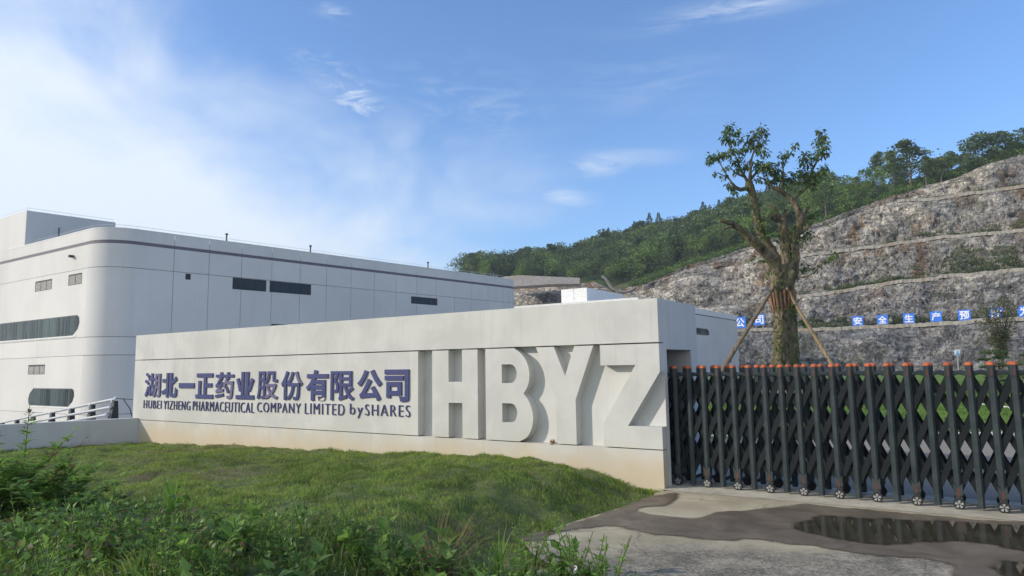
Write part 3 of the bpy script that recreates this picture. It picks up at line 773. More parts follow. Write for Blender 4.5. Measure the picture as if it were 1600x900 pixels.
# windows
def window(fr, kind, poly, n_sl, mull=None):
    xs = [p[0] for p in poly]; zs = [p[1] for p in poly]; x0, x1, z0, z1 = min(xs), max(xs), min(zs), max(zs)
    mb = MB(); g_ = .05
    if kind == 'glass':
        cx, cz = (x0 + x1) / 2, (z0 + z1) / 2
        w = MB().prism(fr, poly, .002, .006).build('window', M['frame'], bld)
        inner = [(cx + (x - cx) * (1 - 2 * g_ / (x1 - x0)), cz + (z - cz) * (1 - 2 * g_ / (z1 - z0))) for x, z in poly]
        n = max(2, int(round((x1 - x0) / .9)))
        for i in range(n):
            c = clip_poly(inner, x0 + (x1 - x0) * i / n + .05, x0 + (x1 - x0) * (i + 1) / n - .05, z0, z1)
            if len(c) >= 3: MB().prism(fr, c, .0065, .010 + .003 * (i % 3)).build('pane', M['glass'], w)
        MB().box(fr, x0 + .45, x1 - .45 if x1 < 20 else x1, .006, .085, z0 - .09, z0 - .002).build('sill', M['coping'], w)
    else:
        w = MB().prism(fr, poly, .002, .006).build('window', M['dark'], bld)
        mt = M['louvre'] if kind == 'louvre' else M['louvre_l']
        cols = max(1, int(round((x1 - x0) / 1.0)))
        for ci in range(cols):
            xa = x0 + (x1 - x0) * ci / cols + (.10 if ci == 0 else .04); xb = x0 + (x1 - x0) * (ci + 1) / cols - .05
            mb = MB(); k = max(4, int((z1 - z0) / .11))
            for j in range(k):
                zz = z0 + .05 + (z1 - z0 - .16) * j / k; hh = (z1 - z0 - .16) / k
                i = len(mb.v); mb.v += [fr.P(xa, .034, zz), fr.P(xb, .034, zz), fr.P(xb, .010, zz + hh * .8), fr.P(xa, .010, zz + hh * .8), fr.P(xa, .008, zz), fr.P(xb, .008, zz)]
                mb.f += [(i, i + 1, i + 2, i + 3), (i + 4, i + 5, i + 1, i)]
            o = mb.build('louvre', mt, w); o['kind'] = 'stuff'
for k, w in R_w: window(FR, k, w, 0)
for k, w in L_w: window(FL, k, w, 0)
s_, z_ = FL.px(116, 401)
MB().box(FL, s_ - .1, s_ + .12, th, .35, z_ - .08, z_ + .08).build('security_camera', M['dark'], bld)

# ------------------------------------------------------------------ white office building behind the wall
dC = 80.
oc = atY(997, 464.5, dC); OZ = oc[2]; oc = np.array([oc[0], oc[1], 0])
OF = Frame(oc, dW, nW)                           # front (sunlit) face, s to the left
dBk = -nW; OS = Frame(oc, dBk, -dW if (-dW) @ (cC - oc) > 0 else dW)
ob = empty('office_building', tuple(oc + np.array([0, 0, -.5])), label='white flat-roofed office building with small rooftop block behind the sign wall', cat='building')
sd, _ = OS.px(1151.5, 500)
g_z = OZ - .95
MB().prism(XY, [tuple(np.array(OF.P(0, 0, 0))[:2]), tuple(np.array(OF.P(34, 0, 0))[:2]), tuple(np.array(OF.P(34, -sd, 0))[:2]), tuple(np.array(OF.P(0, -sd, 0))[:2])], -.5, g_z, axis='z').build('wall', M['panel'], ob)
MB().prism(XY, [tuple(np.array(OF.P(.05, -.05, 0))[:2]), tuple(np.array(OF.P(34, -.05, 0))[:2]), tuple(np.array(OF.P(34, -sd, 0))[:2]), tuple(np.array(OF.P(.05, -sd + .05, 0))[:2])], g_z, g_z + .14, axis='z').build('joint', M['core'], ob)
MB().prism(XY, [tuple(np.array(OF.P(0, 0, 0))[:2]), tuple(np.array(OF.P(34, 0, 0))[:2]), tuple(np.array(OF.P(34, -sd, 0))[:2]), tuple(np.array(OF.P(0, -sd, 0))[:2])], g_z + .14, OZ, axis='z').build('parapet', M['coping'], ob)
b0, b1 = OF.px(917, 460, -4)[0], OF.px(877, 460, -4)[0]
zt = OF.px(897, 451, -4)[1]
for a_, c_ in ((b0, (b0 + b1) / 2 - .03), ((b0 + b1) / 2 + .03, b1)):
    MB().box(OF, a_, c_, -15, -4, OZ - .5, zt).build('rooftop_block', M['coping'], ob)
MB().box(OF, b0 + .2, b1 - .2, -14.8, -4.1, OZ - .5, zt - .05).build('rooftop_block', M['panel'], ob)
a_, z_a = OS.px(1088, 517); c_, _ = OS.px(1108, 519)
zz1 = OS.px(1088, 512)[1]; zz0 = OS.px(1088, 522.5)[1]
w = MB().prism(OS, hexw(a_, c_, zz0, zz1, False, True, .9), .002, .03).build('window', M['frame'], ob)
n = 3
for i in range(n):
    c = clip_poly(hexw(a_ + .1, c_ - .1, zz0 + .1, zz1 - .1, False, True, .8), a_ + .1 + (c_ - a_ - .2) * i / n, a_ + (c_ - a_ - .2) * (i + 1) / n, zz0, zz1)
    if len(c) >= 3: MB().prism(OS, c, .031, .05).build('pane', M['glass'], w)

# ------------------------------------------------------------------ ground
def edge_x(y):   # right-hand edge of the planted bank against the drive
    return float(np.interp(y, [2.0, 4.0, 5.6, 7.0, 7.35, 7.9, 8.6, 9.2, 9.5, 9.8], [1.3, .95, .62, .20, .38, .82, 1.45, 1.92, 2.02, 2.05]))
EYS = np.array([1.0, 4.0, 5.6, 6.6, 7.0, 7.35, 7.9, 8.6, 9.2, 9.5, 9.8]); EXS = np.array([1.5, .98, .64, .26, .20, .38, .82, 1.45, 1.92, 2.02, 2.05])
def edgex(y): return np.interp(y, EYS, EXS)
BS = [(-1, -.07), (0, -.06), (.12, .02), (.36, .10), (.6, .17), (.86, .215), (2.6, .215), (5.4, .11), (8.1, .06), (11.6, -.05), (14.3, -.14), (20, -.2)]
def sq(x, y):
    v0, v1 = x - A[0], y - A[1]; return v0 * dW[0] + v1 * dW[1], v0 * nW[0] + v1 * nW[1]
def bank_h(x, y, bumps=True):
    s, q = sq(x, y)
    base = np.interp(s, [b[0] for b in BS], [b[1] for b in BS])
    h = base + .05 * sstep(0, 2, q) - .06 * sstep(3, 8, q)
    e = edgex(y) - x
    f = sstep(0, 1.7, e)
    h = GZ - .04 + (h - GZ + .04) * f
    if bumps: h = h + ((fbm(x * 1.7, y * 1.7) - .5) * .14 + (fbm(x * 4.2, y * 4.2, 3.) - .5) * .12) * sstep(0, .35, e)
    return h
def grid_obj(name, xs, ys, hf, mat, mask=None):
    X, Y = np.meshgrid(xs, ys); Z = hf(X, Y); V = np.stack([X, Y, Z], -1).reshape(-1, 3)
    nx, ny = len(xs), len(ys); I = np.arange(nx * ny).reshape(ny, nx)
    Q = np.stack([I[:-1, :-1], I[:-1, 1:], I[1:, 1:], I[1:, :-1]], -1).reshape(-1, 4)
    if mask is not None:
        cx = V[Q].mean(1); Q = Q[mask(cx[:, 0], cx[:, 1])]
    return link_mesh(name, np_mesh(name, V, Q, True), mat)
# main terrain sheet out to the horizon
def terr(x, y):
    yard = -3.1 * sstep(15, 34, y) * sstep(2, -14, x)
    z = GZ - .05 + yard
    return z + 0 * x
def nonuni(lo, hi, c, n): # denser near c
    t = np.linspace(-1, 1, n); return np.sign(t) * (np.abs(t) ** 3)
gx = np.concatenate([np.array([-900, -600, -400, -200, -120]), np.arange(-90, 91, 3.), np.array([120, 200, 400, 600, 900])])
gy = np.concatenate([np.array([-500, -200, -100, -40]), np.arange(-10, 100, 3.), np.array([120, 200, 400, 600, 900])])
tag(grid_obj('ground', gx, gy, terr, M['yard']), kind='structure', label='ground')
# bank: lawn and weeds
def bmask(x, y):
    s, q = sq(x, y); sl_ = (x - L0[0]) * nL[0] + (y - L0[1]) * nL[1]
    return (x < edgex(y) + .02) & (q > -.02) & (sl_ > -.1)
xs = np.arange(-15, 2.3, .09); ys = np.arange(2, 18.4, .09)
def lawnm():
    return M['soil']
tag(grid_obj('lawn', xs, ys, bank_h, M['soil'], bmask), kind='structure')

def pxpoly(pts, z, off=0.): return [tuple(onz(x, y, z)[:2]) for x, y in pts]
def chaikin(P, n=2):
    for _ in range(n):
        Q = []
        for i in range(len(P)):
            a, b = np.array(P[i]), np.array(P[(i + 1) % len(P)]); Q += [tuple(a * .75 + b * .25), tuple(a * .25 + b * .75)]
        P = Q
    return P
def sheet(name, poly, z, mat, jit=0.):
    P = [(x + (fbm(x * 4, y * 4) - .5) * jit, y + (fbm(x * 4 + 9, y * 4) - .5) * jit) for x, y in poly] if jit else poly
    tris = tessellate_polygon([[Vector((x, y, 0)) for x, y in P]])
    me = bpy.data.meshes.new(name); me.from_pydata([(x, y, z) for x, y in P], [], [tuple(t) for t in tris])
    bm = bmesh.new(); bm.from_mesh(me); bmesh.ops.recalc_face_normals(bm, faces=bm.faces)
    for f in bm.faces:
        if f.normal.z < 0: f.normal_flip()
    bm.to_mesh(me); bm.free()
    return tag(link_mesh(name, me, mat), kind='structure')
# gate line
W1 = onz(1106.9, 761.5, GZ); W9 = onz(1569.9, 801.5, GZ)
gd = vnorm([W9[0] - W1[0], W9[1] - W1[1], 0]); gn = np.array([gd[1], -gd[0], 0]);
if gn[1] > 0: gn = -gn
GF = Frame((W1[0], W1[1], GZ), gd, gn)
PS = float(np.linalg.norm((W9 - W1)[:2])) / 16           # post spacing
# road inside, drive outside
yk = 15.3
def P2(fr, s, q): return tuple(np.array(fr.P(s, q, 0))[:2])
inner = [P2(GF, -4, .10), P2(GF, 30, .10), (40, yk - .1), (-3, yk + .2), (-3, 12)]
sheet('inner_road', [P2(GF, -1.2, .10), P2(GF, 34, .10), (46, yk - .9), (1.2, yk + .4)], GZ, M['asphalt'])
# keep inner road out of the wall's footprint: it starts right of the office side
outer = [(2.2, 9.7), P2(GF, -.6, .10), P2(GF, 34, .10), (40, -12), (-1, -12)] + [(float(edgex(y)) - .12, y) for y in (-6, 0, 2, 4, 5, 5.6, 6.2, 6.6, 7.0, 7.35, 7.9, 8.6, 9.2, 9.5)]
sheet('driveway', outer, GZ, M['concrete'])
sheet('gate_track', [P2(GF, -.55, .52), P2(GF, 4, .40), P2(GF, 10, .42), P2(GF, 30, .42), P2(GF, 30, -.75), P2(GF, -.55, -.75)], GZ + .004, M['strip'])
def c8(pts): return [(1000 + x / 2.667, 640 + y / 2.667) for x, y in pts]
wet = [(0, 372), (60, 362), (110, 350), (160, 345), (168, 382), (100, 400), (20, 410), (0, 428), (60, 440), (160, 450), (270, 455), (330, 430), (480, 415), (590, 410), (680, 392), (760, 400), (1000, 420), (1150, 435), (1400, 455), (1700, 476), (2300, 500), (2600, 760), (1900, 790), (1400, 760), (1320, 720), (1270, 672), (1300, 642),
       (1190, 627), (1000, 607), (850, 600), (780, 587), (720, 568), (640, 562), (580, 549), (450, 541), (330, 547), (200, 537), (80, 522), (0, 507), (-120, 490), (-200, 497), (-290, 512), (-345, 530), (-400, 545), (-470, 552), (-500, 540), (-440, 510), (-330, 480), (-200, 440), (-80, 400)]
wet_poly = chaikin(pxpoly(c8(wet), GZ), 3)
pud = [(600, 478), (650, 458), (720, 436), (900, 448), (1100, 458), (1400, 468), (1700, 486), (2250, 520), (2400, 640), (1900, 690), (1600, 605), (1450, 572), (1300, 552), (1200, 566), (1100, 576), (940, 562), (850, 547), (700, 522), (620, 500)]
pud_poly = chaikin(pxpoly(c8(pud), GZ), 3)
pud2 = [(1440, 640), (1500, 622), (1700, 640), (1800, 720), (1560, 730), (1470, 700)]
pud2_poly = chaikin(pxpoly(c8(pud2), GZ), 3)
def signed(X, Y, P):
    P = np.array(P); Q_ = np.roll(P, -1, 0); ins = np.zeros(X.shape, bool); dm = np.full(X.shape, 1e9)
    for a, b in zip(P, Q_):
        c_ = ((a[1] > Y) != (b[1] > Y)) & (X < (b[0] - a[0]) * (Y - a[1]) / (b[1] - a[1] + 1e-12) + a[0]); ins ^= c_
        d_ = b - a; t_ = np.clip(((X - a[0]) * d_[0] + (Y - a[1]) * d_[1]) / (d_ @ d_ + 1e-12), 0, 1)
        dm = np.minimum(dm, (X - a[0] - t_ * d_[0]) ** 2 + (Y - a[1] - t_ * d_[1]) ** 2)
    return np.where(ins, 1, -1) * np.sqrt(dm)
def soft_sheet(name, polys, z, mat, step, x1=11.):
    xs_ = np.arange(-1.2, x1, step); ys_ = np.arange(1.2, 9.9, step); X, Y = np.meshgrid(xs_, ys_)
    S_ = np.max([signed(X, Y, p) for p in polys], 0)
    S_ = S_ + (fbm(X * 2.2, Y * 2.2, 1., 4) - .5) * .30 + (fbm(X * 9, Y * 9, 4., 3) - .5) * .07
    S_ = np.where(X < edgex(Y) - .25, -1, S_)
    V = np.stack([X, Y, np.full(X.shape, z)], -1).reshape(-1, 3); ny_, nx_ = X.shape; I_ = np.arange(nx_ * ny_).reshape(ny_, nx_)
    Q = np.stack([I_[:-1, :-1], I_[:-1, 1:], I_[1:, 1:], I_[1:, :-1]], -1).reshape(-1, 4); sf = S_.ravel(); Q = Q[sf[Q].max(1) > -.05]
    me = np_mesh(name, V, Q); at_ = me.attributes.new('edge_distance', 'FLOAT', 'POINT'); at_.data.foreach_set('value', sf.astype(np.float32))
    return tag(link_mesh(name, me, mat), kind='structure')
soft_sheet('wet_stain', [wet_poly], GZ + .008, M['wet'], .035)
soft_sheet('puddle', [pud_poly, pud2_poly], GZ + .012, M['water'], .035)
# gritty water on the strip of road right inside the gate; kerb and lawn beyond
kz = .05
kerbp = [(3.2, yk + .35), (6.5, yk + .2), (11, yk + .05), (18, yk - .1), (30, yk - .5)]
kb = empty('kerb', (8, yk, GZ), label='pale concrete kerb between inner road and lawn behind the gate', cat='kerb')
xk = np.arange(1.6, 30, 1.0)
for x0 in xk:
    def ky(x): return float(np.interp(x, [p[0] for p in kerbp], [p[1] for p in kerbp]))
    mb = MB(); i = 0; a = (x0 + .006, ky(x0)); b = (x0 + .994, ky(x0 + 1))
    mb.prism(XY, [a, b, (b[0], b[1] + .14), (a[0], a[1] + .14)], GZ - .05, kz, axis='z')
    mb.build('kerb_stone', M['coping'], kb)
def lawn2(x, y): return kz - .02 + .25 * sstep(yk, 36, y) + (fbm(x * .5, y * .5) - .5) * .1 + .5 * sstep(30, 42, y)
tag(grid_obj('inner_lawn', np.arange(1.6, 60, .6), np.arange(yk + .12, 46, .6), lawn2, M['lawn_far'], lambda x, y: (y > np.interp(x, [p[0] for p in kerbp], [p[1] for p in kerbp]) + .1)), kind='structure')
# curved pale path edging in the lawn
pe = [(1395, 628), (1425, 624.5), (1455, 625.5), (1500, 630), (1545, 635), (1590, 640), (1640, 648)]
ptsw = [onz(x, y, .10) for x, y in pe]
ge = empty('lawn_edging', tuple(ptsw[2]), label='thin curved white edging strip crossing the lawn behind the gate', cat='edging')
mb = MB()
for a, b in zip(ptsw[:-1], ptsw[1:]):
    mb.prism(XY, [tuple(a[:2]), tuple(b[:2]), (b[0], b[1] + .3), (a[0], a[1] + .3)], .0, .17, axis='z')
mb.build('edging_strip', M['coping'], ge)

# ------------------------------------------------------------------ retractable gate
GH = 1.63 - GZ
gate = empty('retractable_gate', tuple(GF.P(2, -.25, 0)), label='dark folding scissor gate on small wheels with orange post caps across the drive', cat='gate')
RW = .47                                     # distance between the two rows
def proto(name, mb, mat, smooth=False):
    me = mb.mesh(name); me.materials.append(mat)
    if smooth:
        me.polygons.foreach_set('use_smooth', [True] * len(me.polygons))
        try: me.set_sharp_from_angle(angle=math.radians(40))
        except Exception: pass
    return me
LOC = Frame((0, 0, 0), gd, gn)
def ngon(rx, ry, n=8, rot=.39): return [(rx * math.cos(rot + 2 * math.pi * i / n), ry * math.sin(rot + 2 * math.pi * i / n)) for i in range(n)]
me_post = proto('post', MB().prism(LOC, ngon(.040, .046), .03, GH - .12, axis='z'), M['gate'])
me_postw = proto('post', MB().prism(LOC, ngon(.040, .046), .20, GH - .12, axis='z'), M['gate'])
mb = MB(); mb.prism(LOC, ngon(.044, .056), GH - .17, GH - .042, axis='z')
me_head = proto('collar', mb, M['gate'])
mb = MB()
for k in range(4):
    r0 = .043 * math.cos(k / 4 * 1.45); r1 = .043 * math.cos((k + 1) / 4 * 1.45)
    z0 = GH - .025 + .025 * math.sin(k / 4 * 1.45); z1 = GH - .025 + .025 * math.sin((k + 1) / 4 * 1.45)
    n = 10
    for j in range(n):
        a0_, a1_ = 2 * math.pi * j / n, 2 * math.pi * (j + 1) / n
        mb.poly([LOC.P(r0 * math.cos(a0_), r0 * 1.35 * math.sin(a0_), z0), LOC.P(r0 * math.cos(a1_), r0 * 1.35 * math.sin(a1_), z0), LOC.P(r1 * math.cos(a1_), r1 * 1.35 * math.sin(a1_), z1), LOC.P(r1 * math.cos(a0_), r1 * 1.35 * math.sin(a0_), z1)])
mb.prism(LOC, [(.046 * math.cos(2 * math.pi * j / 10), .062 * math.sin(2 * math.pi * j / 10)) for j in range(10)], GH - .042, GH - .025, axis='z')
me_cap = proto('cap', mb, M['orange'], True)
me_ref = proto('reflector', MB().box(LOC, -.010, .010, .0, .0545, GH - .16, GH - .085), M['reflector'])
me_ref2 = proto('reflector', MB().box(LOC, -.012, .012, .0, .049, .15, .24), M['reflector'])
mb = MB(); mb.prism(LOC, [(-.045, .16), (.045, .16), (.045, .30), (.0, .25), (-.045, .30)], -.05, .048)
mb.box(LOC, -.035, .035, -.04, .03, .06, .17)
me_brk = proto('bracket', mb, M['gate'])
def cyl(cx, cz, r, q0, q1, n=16, fr=LOC): return MB().prism(fr, [(cx + r * math.cos(2 * math.pi * i / n), cz + r * math.sin(2 * math.pi * i / n)) for i in range(n)], q0, q1)
me_tyre = proto('wheel', cyl(0, .062, .062, .0, .05), M['tyre'], True)
mb = MB()
for k in range(5):
    an = math.pi / 2 + 2 * math.pi * k / 5
    def pp(r, a_): return (r * math.cos(a_), .062 + r * math.sin(a_))
    mb.prism(LOC, [pp(.012, an - .5), pp(.045, an - .33), pp(.045, an + .33), pp(.012, an + .5)], .0505, .056)
mb.v += cyl(0, .062, .008, .0505, .060, 8).v and []
me_hub = proto('hub_cap', mb, M['hub'])
def add(name, me, loc, parent):
    o = bpy.data.objects.new(name, me); COL.objects.link(o); o.location = loc; o.parent = parent
    o.matrix_parent_inverse = Matrix.Translation(-Vector(world_loc(parent))); return o
def addsub(name, me, parent):      # same origin as the parent part
    o = bpy.data.objects.new(name, me); COL.objects.link(o); o.parent = parent; return o
NP0, NP1 = -5, 22
for row in (0, 1):
    for i in range(NP0, NP1):
        base = Vector(GF.P(i * PS, -RW * row, 0)); wheel = (i % 2 == 0)
        p = add('post', me_postw if wheel else me_post, base, gate)
        addsub('collar', me_head, p); addsub('cap', me_cap, p)
        if row == 0: addsub('reflector', me_ref, p)
        if wheel:
            addsub('bracket', me_brk, p)
            if row == 0: addsub('reflector', me_ref2, p)
            wv = add('wheel', me_tyre, base, gate)
            if row == 0: addsub('hub_cap', me_hub, wv)
# scissor bars
zl_ = [.12, .42, .71, 1.0]
def bar_mesh(z0, z1, up, q):
    a = (0, z0 * (GH - .16)) if up else (0, z1 * (GH - .16)); b = (PS, z1 * (GH - .16)) if up else (PS, z0 * (GH - .16))
    d_ = np.array([b[0] - a[0], b[1] - a[1]]); L_ = np.linalg.norm(d_); d_ /= L_; n_ = np.array([-d_[1], d_[0]]) * .034
    a = np.array(a); b = np.array(b)
    poly = [tuple(a - n_), tuple(b - n_), tuple(b + n_), tuple(a + n_)]
    return proto('scissor_bar', MB().prism(LOC, poly, q, q + .022), M['gate_bar'])
bars = []
for k in range(3):
    bars.append(bar_mesh(zl_[k], zl_[k + 1], True, -.012)); bars.append(bar_mesh(zl_[k], zl_[k + 1], False, -.040))
mb = MB()
pts = [Vector(LOC.P(PS * t, .0, GH - .17 + .045 * math.sin(math.pi * t))) for t in np.linspace(0.05, .95, 7)]
mb.tube(pts, .024, 6); me_arch = proto('arch_link', mb, M['gate'], True)
me_cross = proto('cross_rail', MB().box(LOC, -.012, .012, -RW, 0, .10, .13), M['gate_bar'])
for row in (0, 1):
    for i in range(NP0, NP1 - 1):
        base = Vector(GF.P(i * PS, -RW * row, 0))
        for b in bars: add('scissor_bar', b, base, gate)
        add('arch_link', me_arch, base, gate)
for i in range(NP0, NP1): add('cross_rail', me_cross, Vector(GF.P(i * PS, 0, 0)), gate)

# ------------------------------------------------------------------ guard rail beyond the low wall (left)
ra0 = atY(177, 624, 27.); ra1 = atY(0, 661, 38.)
rd = ra1 - ra0; RLn = float(np.linalg.norm(rd)); rdn = rd / RLn
rail = empty('guard_rail', tuple(ra0 - np.array([0, 0, 1.0])), label='white three-pipe guard rail on black posts sloping down beyond the low wall', cat='railing')
side = vnorm(np.cross(rdn, [0, 0, 1]));
if side @ (cC - ra0) < 0: side = -side
posts_px = [177, 142, 110, 80, 50, 25, 2, -20]
for off, r_, ex_, dn in ((0, .055, .3, 0), (.10, .055, .05, .30), (.16, .055, -.1, .58)):
    mb = MB(); a = ra0 - rdn * ex_ + side * off - np.array([0, 0, dn]); b = ra0 + rdn * (RLn * 1.25) + side * off - np.array([0, 0, dn])
    mb.tube([a, b], r_, 10); mb.build('rail_pipe', M['steel'], rail, True)
for p in posts_px:
    t = None
    # point of the rail whose image column is p
    lo_, hi_ = -.05, 1.6
    for _ in range(40):
        md = (lo_ + hi_) / 2; q = ra0 + rd * md; v = q - cC; x = 800 + FPX * (v @ cR) / (v @ cF)
        if x > p: lo_ = md
        else: hi_ = md
    q = ra0 + rd * lo_
    PF = Frame(q, side, vnorm([rdn[0], rdn[1], 0]))
    mb = MB().prism(PF, [(-.12, .02), (-.02, .06), (.04, -.3), (.09, -.62), (.26, -1.15), (-.2, -1.15)], -.16, .16)
    po = mb.build('rail_post', M['black_post'], rail)
    MB().tube([q + np.array([0, 0, -.07]) - rdn * .07, q + np.array([0, 0, -.07]) + rdn * .07], .085, 8).build('clamp', M['steel'], po)
# end caps
for off, dn, e_ in ((0, 0, .42), (.16, .58, -.02)):
    c_ = ra0 - rdn * e_ + side * off - np.array([0, 0, dn]); MB().tube([c_, c_ + rdn * .14], .09, 10).build('end_cap', M['steel'], rail)
# cable
mb = MB(); e0 = ra0 - rdn * .4; e1 = e0 + np.array([2.6, -2.0, -.02])
mb.tube([e0, e1], .018, 5)
mb.tube([e0 + np.array([.4, -.3, 0]), e0 + np.array([.9, -.7, -.35]), e0 + np.array([1.2, -.9, -.9]), e0 + np.array([1.3, -1., -1.5])], .02, 5)
tag(mb.build('cable', M['dark']), 'thin dark cable running from the guard rail end to the sign wall', 'cable')

# ------------------------------------------------------------------ terraced rock cliff
DP = [(600, 215), (700, 195), (800, 172), (900, 158), (1000, 145), (1150, 130), (1300, 119), (1600, 100), (1900, 88), (2300, 76)]
TP = [(600, 440), (780, 440), (805, 446), (860, 444), (900, 443), (930, 441), (945, 448), (958, 456), (976, 449.5), (1005, 445), (1042, 429), (1074, 415), (1102, 409), (1131, 399), (1160, 389), (1205, 374), (1250, 358), (1280, 348), (1328, 330), (1376, 312), (1426, 297), (1450, 289), (1500, 275), (1540, 257), (1600, 239), (1700, 215), (1900, 172), (2300, 100)]
L1 = [(600, 560), (780, 552), (900, 540), (1000, 528), (1130, 518), (1150, 517), (1340, 512), (1440, 506), (1540, 500), (1600, 497), (1700, 490), (1900, 478), (2300, 450)]
L2 = [(600, 540), (780, 510), (900, 500), (1000, 490), (1100, 481), (1180, 474), (1241, 468), (1271, 460), (1341, 450.5), (1400, 440), (1500, 430), (1600, 422), (1900, 395), (2300, 360)]
L3 = [(600, 520), (780, 480), (900, 468), (1000, 456), (1100, 425), (1164, 412), (1188, 407), (1249, 401), (1341, 389), (1400, 380), (1506, 368), (1600, 359), (1900, 322), (2300, 270)]
L4 = [(600, 470), (780, 460), (1000, 446), (1249, 366), (1328, 338), (1376, 320), (1404, 314), (1460, 310), (1520, 301), (1600, 291), (1900, 250), (2300, 190)]
ncol = 860
pxs = np.linspace(640, 2150, ncol)
rows = []
NR_ = 18
cols = []
lip1 = []; topline = []
def cliff_col(px):
    D = interp(px, DP); yt = interp(px, TP)
    pts = []
    # base
    b = atY(px, 562, D - 4.5); pts.append(np.array([b[0], b[1], -.6]))
    d = D
    prev = None
    for k, Lk in enumerate((L1, L2, L3, L4)):
        y = max(interp(px, Lk), yt + .5); wgt = float(sstep(1.5, 14, interp(px, Lk) - yt))
        lw_ = 3.0 * wgt
        lip = atY(px, y, d); pts.append(lip)
        inn = atY(px, y, d + lw_); inn[2] = lip[2] - .05; pts.append(inn)
        d = d + lw_ + 3.2 * max(wgt, .35)
    top = atY(px, yt, d); pts.append(top)
    return pts
CP = [cliff_col(px) for px in pxs]
secs = [(0, 1, 28), (1, 2, 3), (2, 3, 28), (3, 4, 3), (4, 5, 28), (5, 6, 3), (6, 7, 24), (7, 8, 3), (8, 9, 20)]
G = []
isled = []
for pts in CP:
    colv = []
    for (a, b, n) in secs:
        for t in range(n): colv.append(pts[a] + (pts[b] - pts[a]) * t / n)
    colv.append(pts[-1]); G.append(colv)
G = np.array(G)                      # ncol, nrow, 3
wr_ = []
for (a, b, n) in secs:
    for t in range(n): wr_.append(.06 if (b - a == 1 and a % 2 == 1) else min(1, .25 + 3 * min(t / n, 1 - t / n)))
wr_.append(.05); wr_ = np.array(wr_)
tang = np.gradient(G[:, :, :], axis=0); tang[:, :, 2] = 0; nl = np.linalg.norm(tang, axis=2, keepdims=True); tang /= nl
nout = np.stack([tang[:, :, 1], -tang[:, :, 0], 0 * tang[:, :, 0]], -1)
X_, Y_, Z_ = G[..., 0], G[..., 1], G[..., 2]
u = X_ * .8 - Y_ * .5
disp = (fbm(u * .12, Z_ * .10, Y_ * .02, 4) - .5) * 3.4
rg = 1 - np.abs(2 * fbm(u * .55 + Z_ * .25, Z_ * .35 - u * .1, 5., 4) - 1)
disp += (rg - .7) * 1.6
rg2 = 1 - np.abs(2 * fbm(u * 1.6 + Z_ * .9, Z_ * 1.0 - u * .4, 9., 3) - 1)
disp += (rg2 - .7) * .95
rg3 = np.abs(2 * fbm(u * 2.9 - Z_ * 1.6, Z_ * 2.0 + u * .8, 3., 2) - 1)
disp += (rg3 - .3) * .6
cell = np.floor(vnoise(u * .6 + Z_ * .2, Z_ * .45) * 5) / 5 * .9
disp += cell
disp += (rng.random(disp.shape) - .5) * .34
G = G + nout * (disp * wr_[None, :])[..., None]
G[..., 2] += (fbm(u * .8, Z_ * .8, 2.) - .5) * .5 * wr_[None, :] + (fbm(u * .35, 0 * u, 12.) - .5) * .5 * (wr_[None, :] < .3)
nc, nr = G.shape[:2]
I = np.arange(nc * nr).reshape(nc, nr)
Q = np.stack([I[:-1, :-1], I[1:, :-1], I[1:, 1:], I[:-1, 1:]], -1).reshape(-1, 4)
cl = link_mesh('terraced_cliff', np_mesh('terraced_cliff', G.reshape(-1, 3), Q, False), M['rock'])
tag(cl, kind='structure', label='terraced grey and ochre quarried rock slope')
def cliff_pt(px, row): 
    i = int(np.clip(np.searchsorted(pxs, px), 0, nc - 1)); return G[i, row]
row_start = np.cumsum([0] + [s[2] for s in secs])

def berm(row, a, b, label, hgt=.20):
    mb = MB(); idx = [i for i in range(nc) if a <= pxs[i] <= b][::2]
    prev = None
    for n_, i in enumerate(idx):
        lip = CP[i][row].copy(); o_ = nout[i, min(int(row_start[row]), nr - 1)]
        z = lip[2] + float(fbm(lip[0] * .3, lip[1] * .3, 3.)) * .7 - .30 + random.uniform(-.05, .05); h = hgt * (.7 + .6 * float(fbm(lip[0] * .9, lip[1] * .4, 6.)))
        q0 = lip + o_ * (.55 + random.uniform(-.1, .1)); q1 = lip - o_ * .6
        sec = [(q0[0], q0[1], z - .42), (q0[0], q0[1], z + h * .4), (q0[0] - o_[0] * .2, q0[1] - o_[1] * .2, z + h), (q1[0], q1[1], z + h * .9), (q1[0], q1[1], z - .6)]
        if prev is not None:
            for k_ in range(4): mb.poly([prev[k_], sec[k_], sec[k_ + 1], prev[k_ + 1]])
        prev = sec
    o = mb.build('ledge_edge', M['berm'], cl); return o
M['berm'] = groundm('ledge_mortar', (.22, .205, .18), (.40, .37, .32), (.28, .23, .17), 1.2, .15, .3)
berm(1, 1120, 2100, ''); berm(3, 1241, 2100, ''); berm(5, 1172, 2100, ''); berm(7, 1402, 2100, '')

# ------------------------------------------------------------------ wooded hill behind the cliff
DR = [(600, 260), (725, 235), (900, 235), (1000, 228), (1100, 220), (1250, 195), (1400, 168), (1600, 160), (2300, 140)]
YR = [(600, 450), (690, 440), (725, 436), (780, 435), (860, 429), (905, 421), (960, 401), (1000, 392), (1060, 381), (1120, 364), (1160, 355), (1240, 336), (1300, 314), (1340, 299), (1380, 292), (1450, 276), (1500, 262), (1540, 243), (1600, 226), (1700, 203), (1900, 160), (2300, 85)]
hp = np.linspace(640, 2150, 160); HG = []
def hill_pt(px, t):
    topv = cliff_top(px); R_ = atY(px, min(interp(px, YR), interp(px, TP) - 2), interp(px, DR))
    p = topv + (R_ - topv) * t; p[2] += 1.2 * math.sin(math.pi * min(t, 1)) * 0
    return p
def cliff_top(px):
    x = (px - pxs[0]) / (pxs[1] - pxs[0]); i = int(np.clip(x, 0, nc - 2)); f = x - i; return G[i, -1] * (1 - f) + G[i + 1, -1] * f
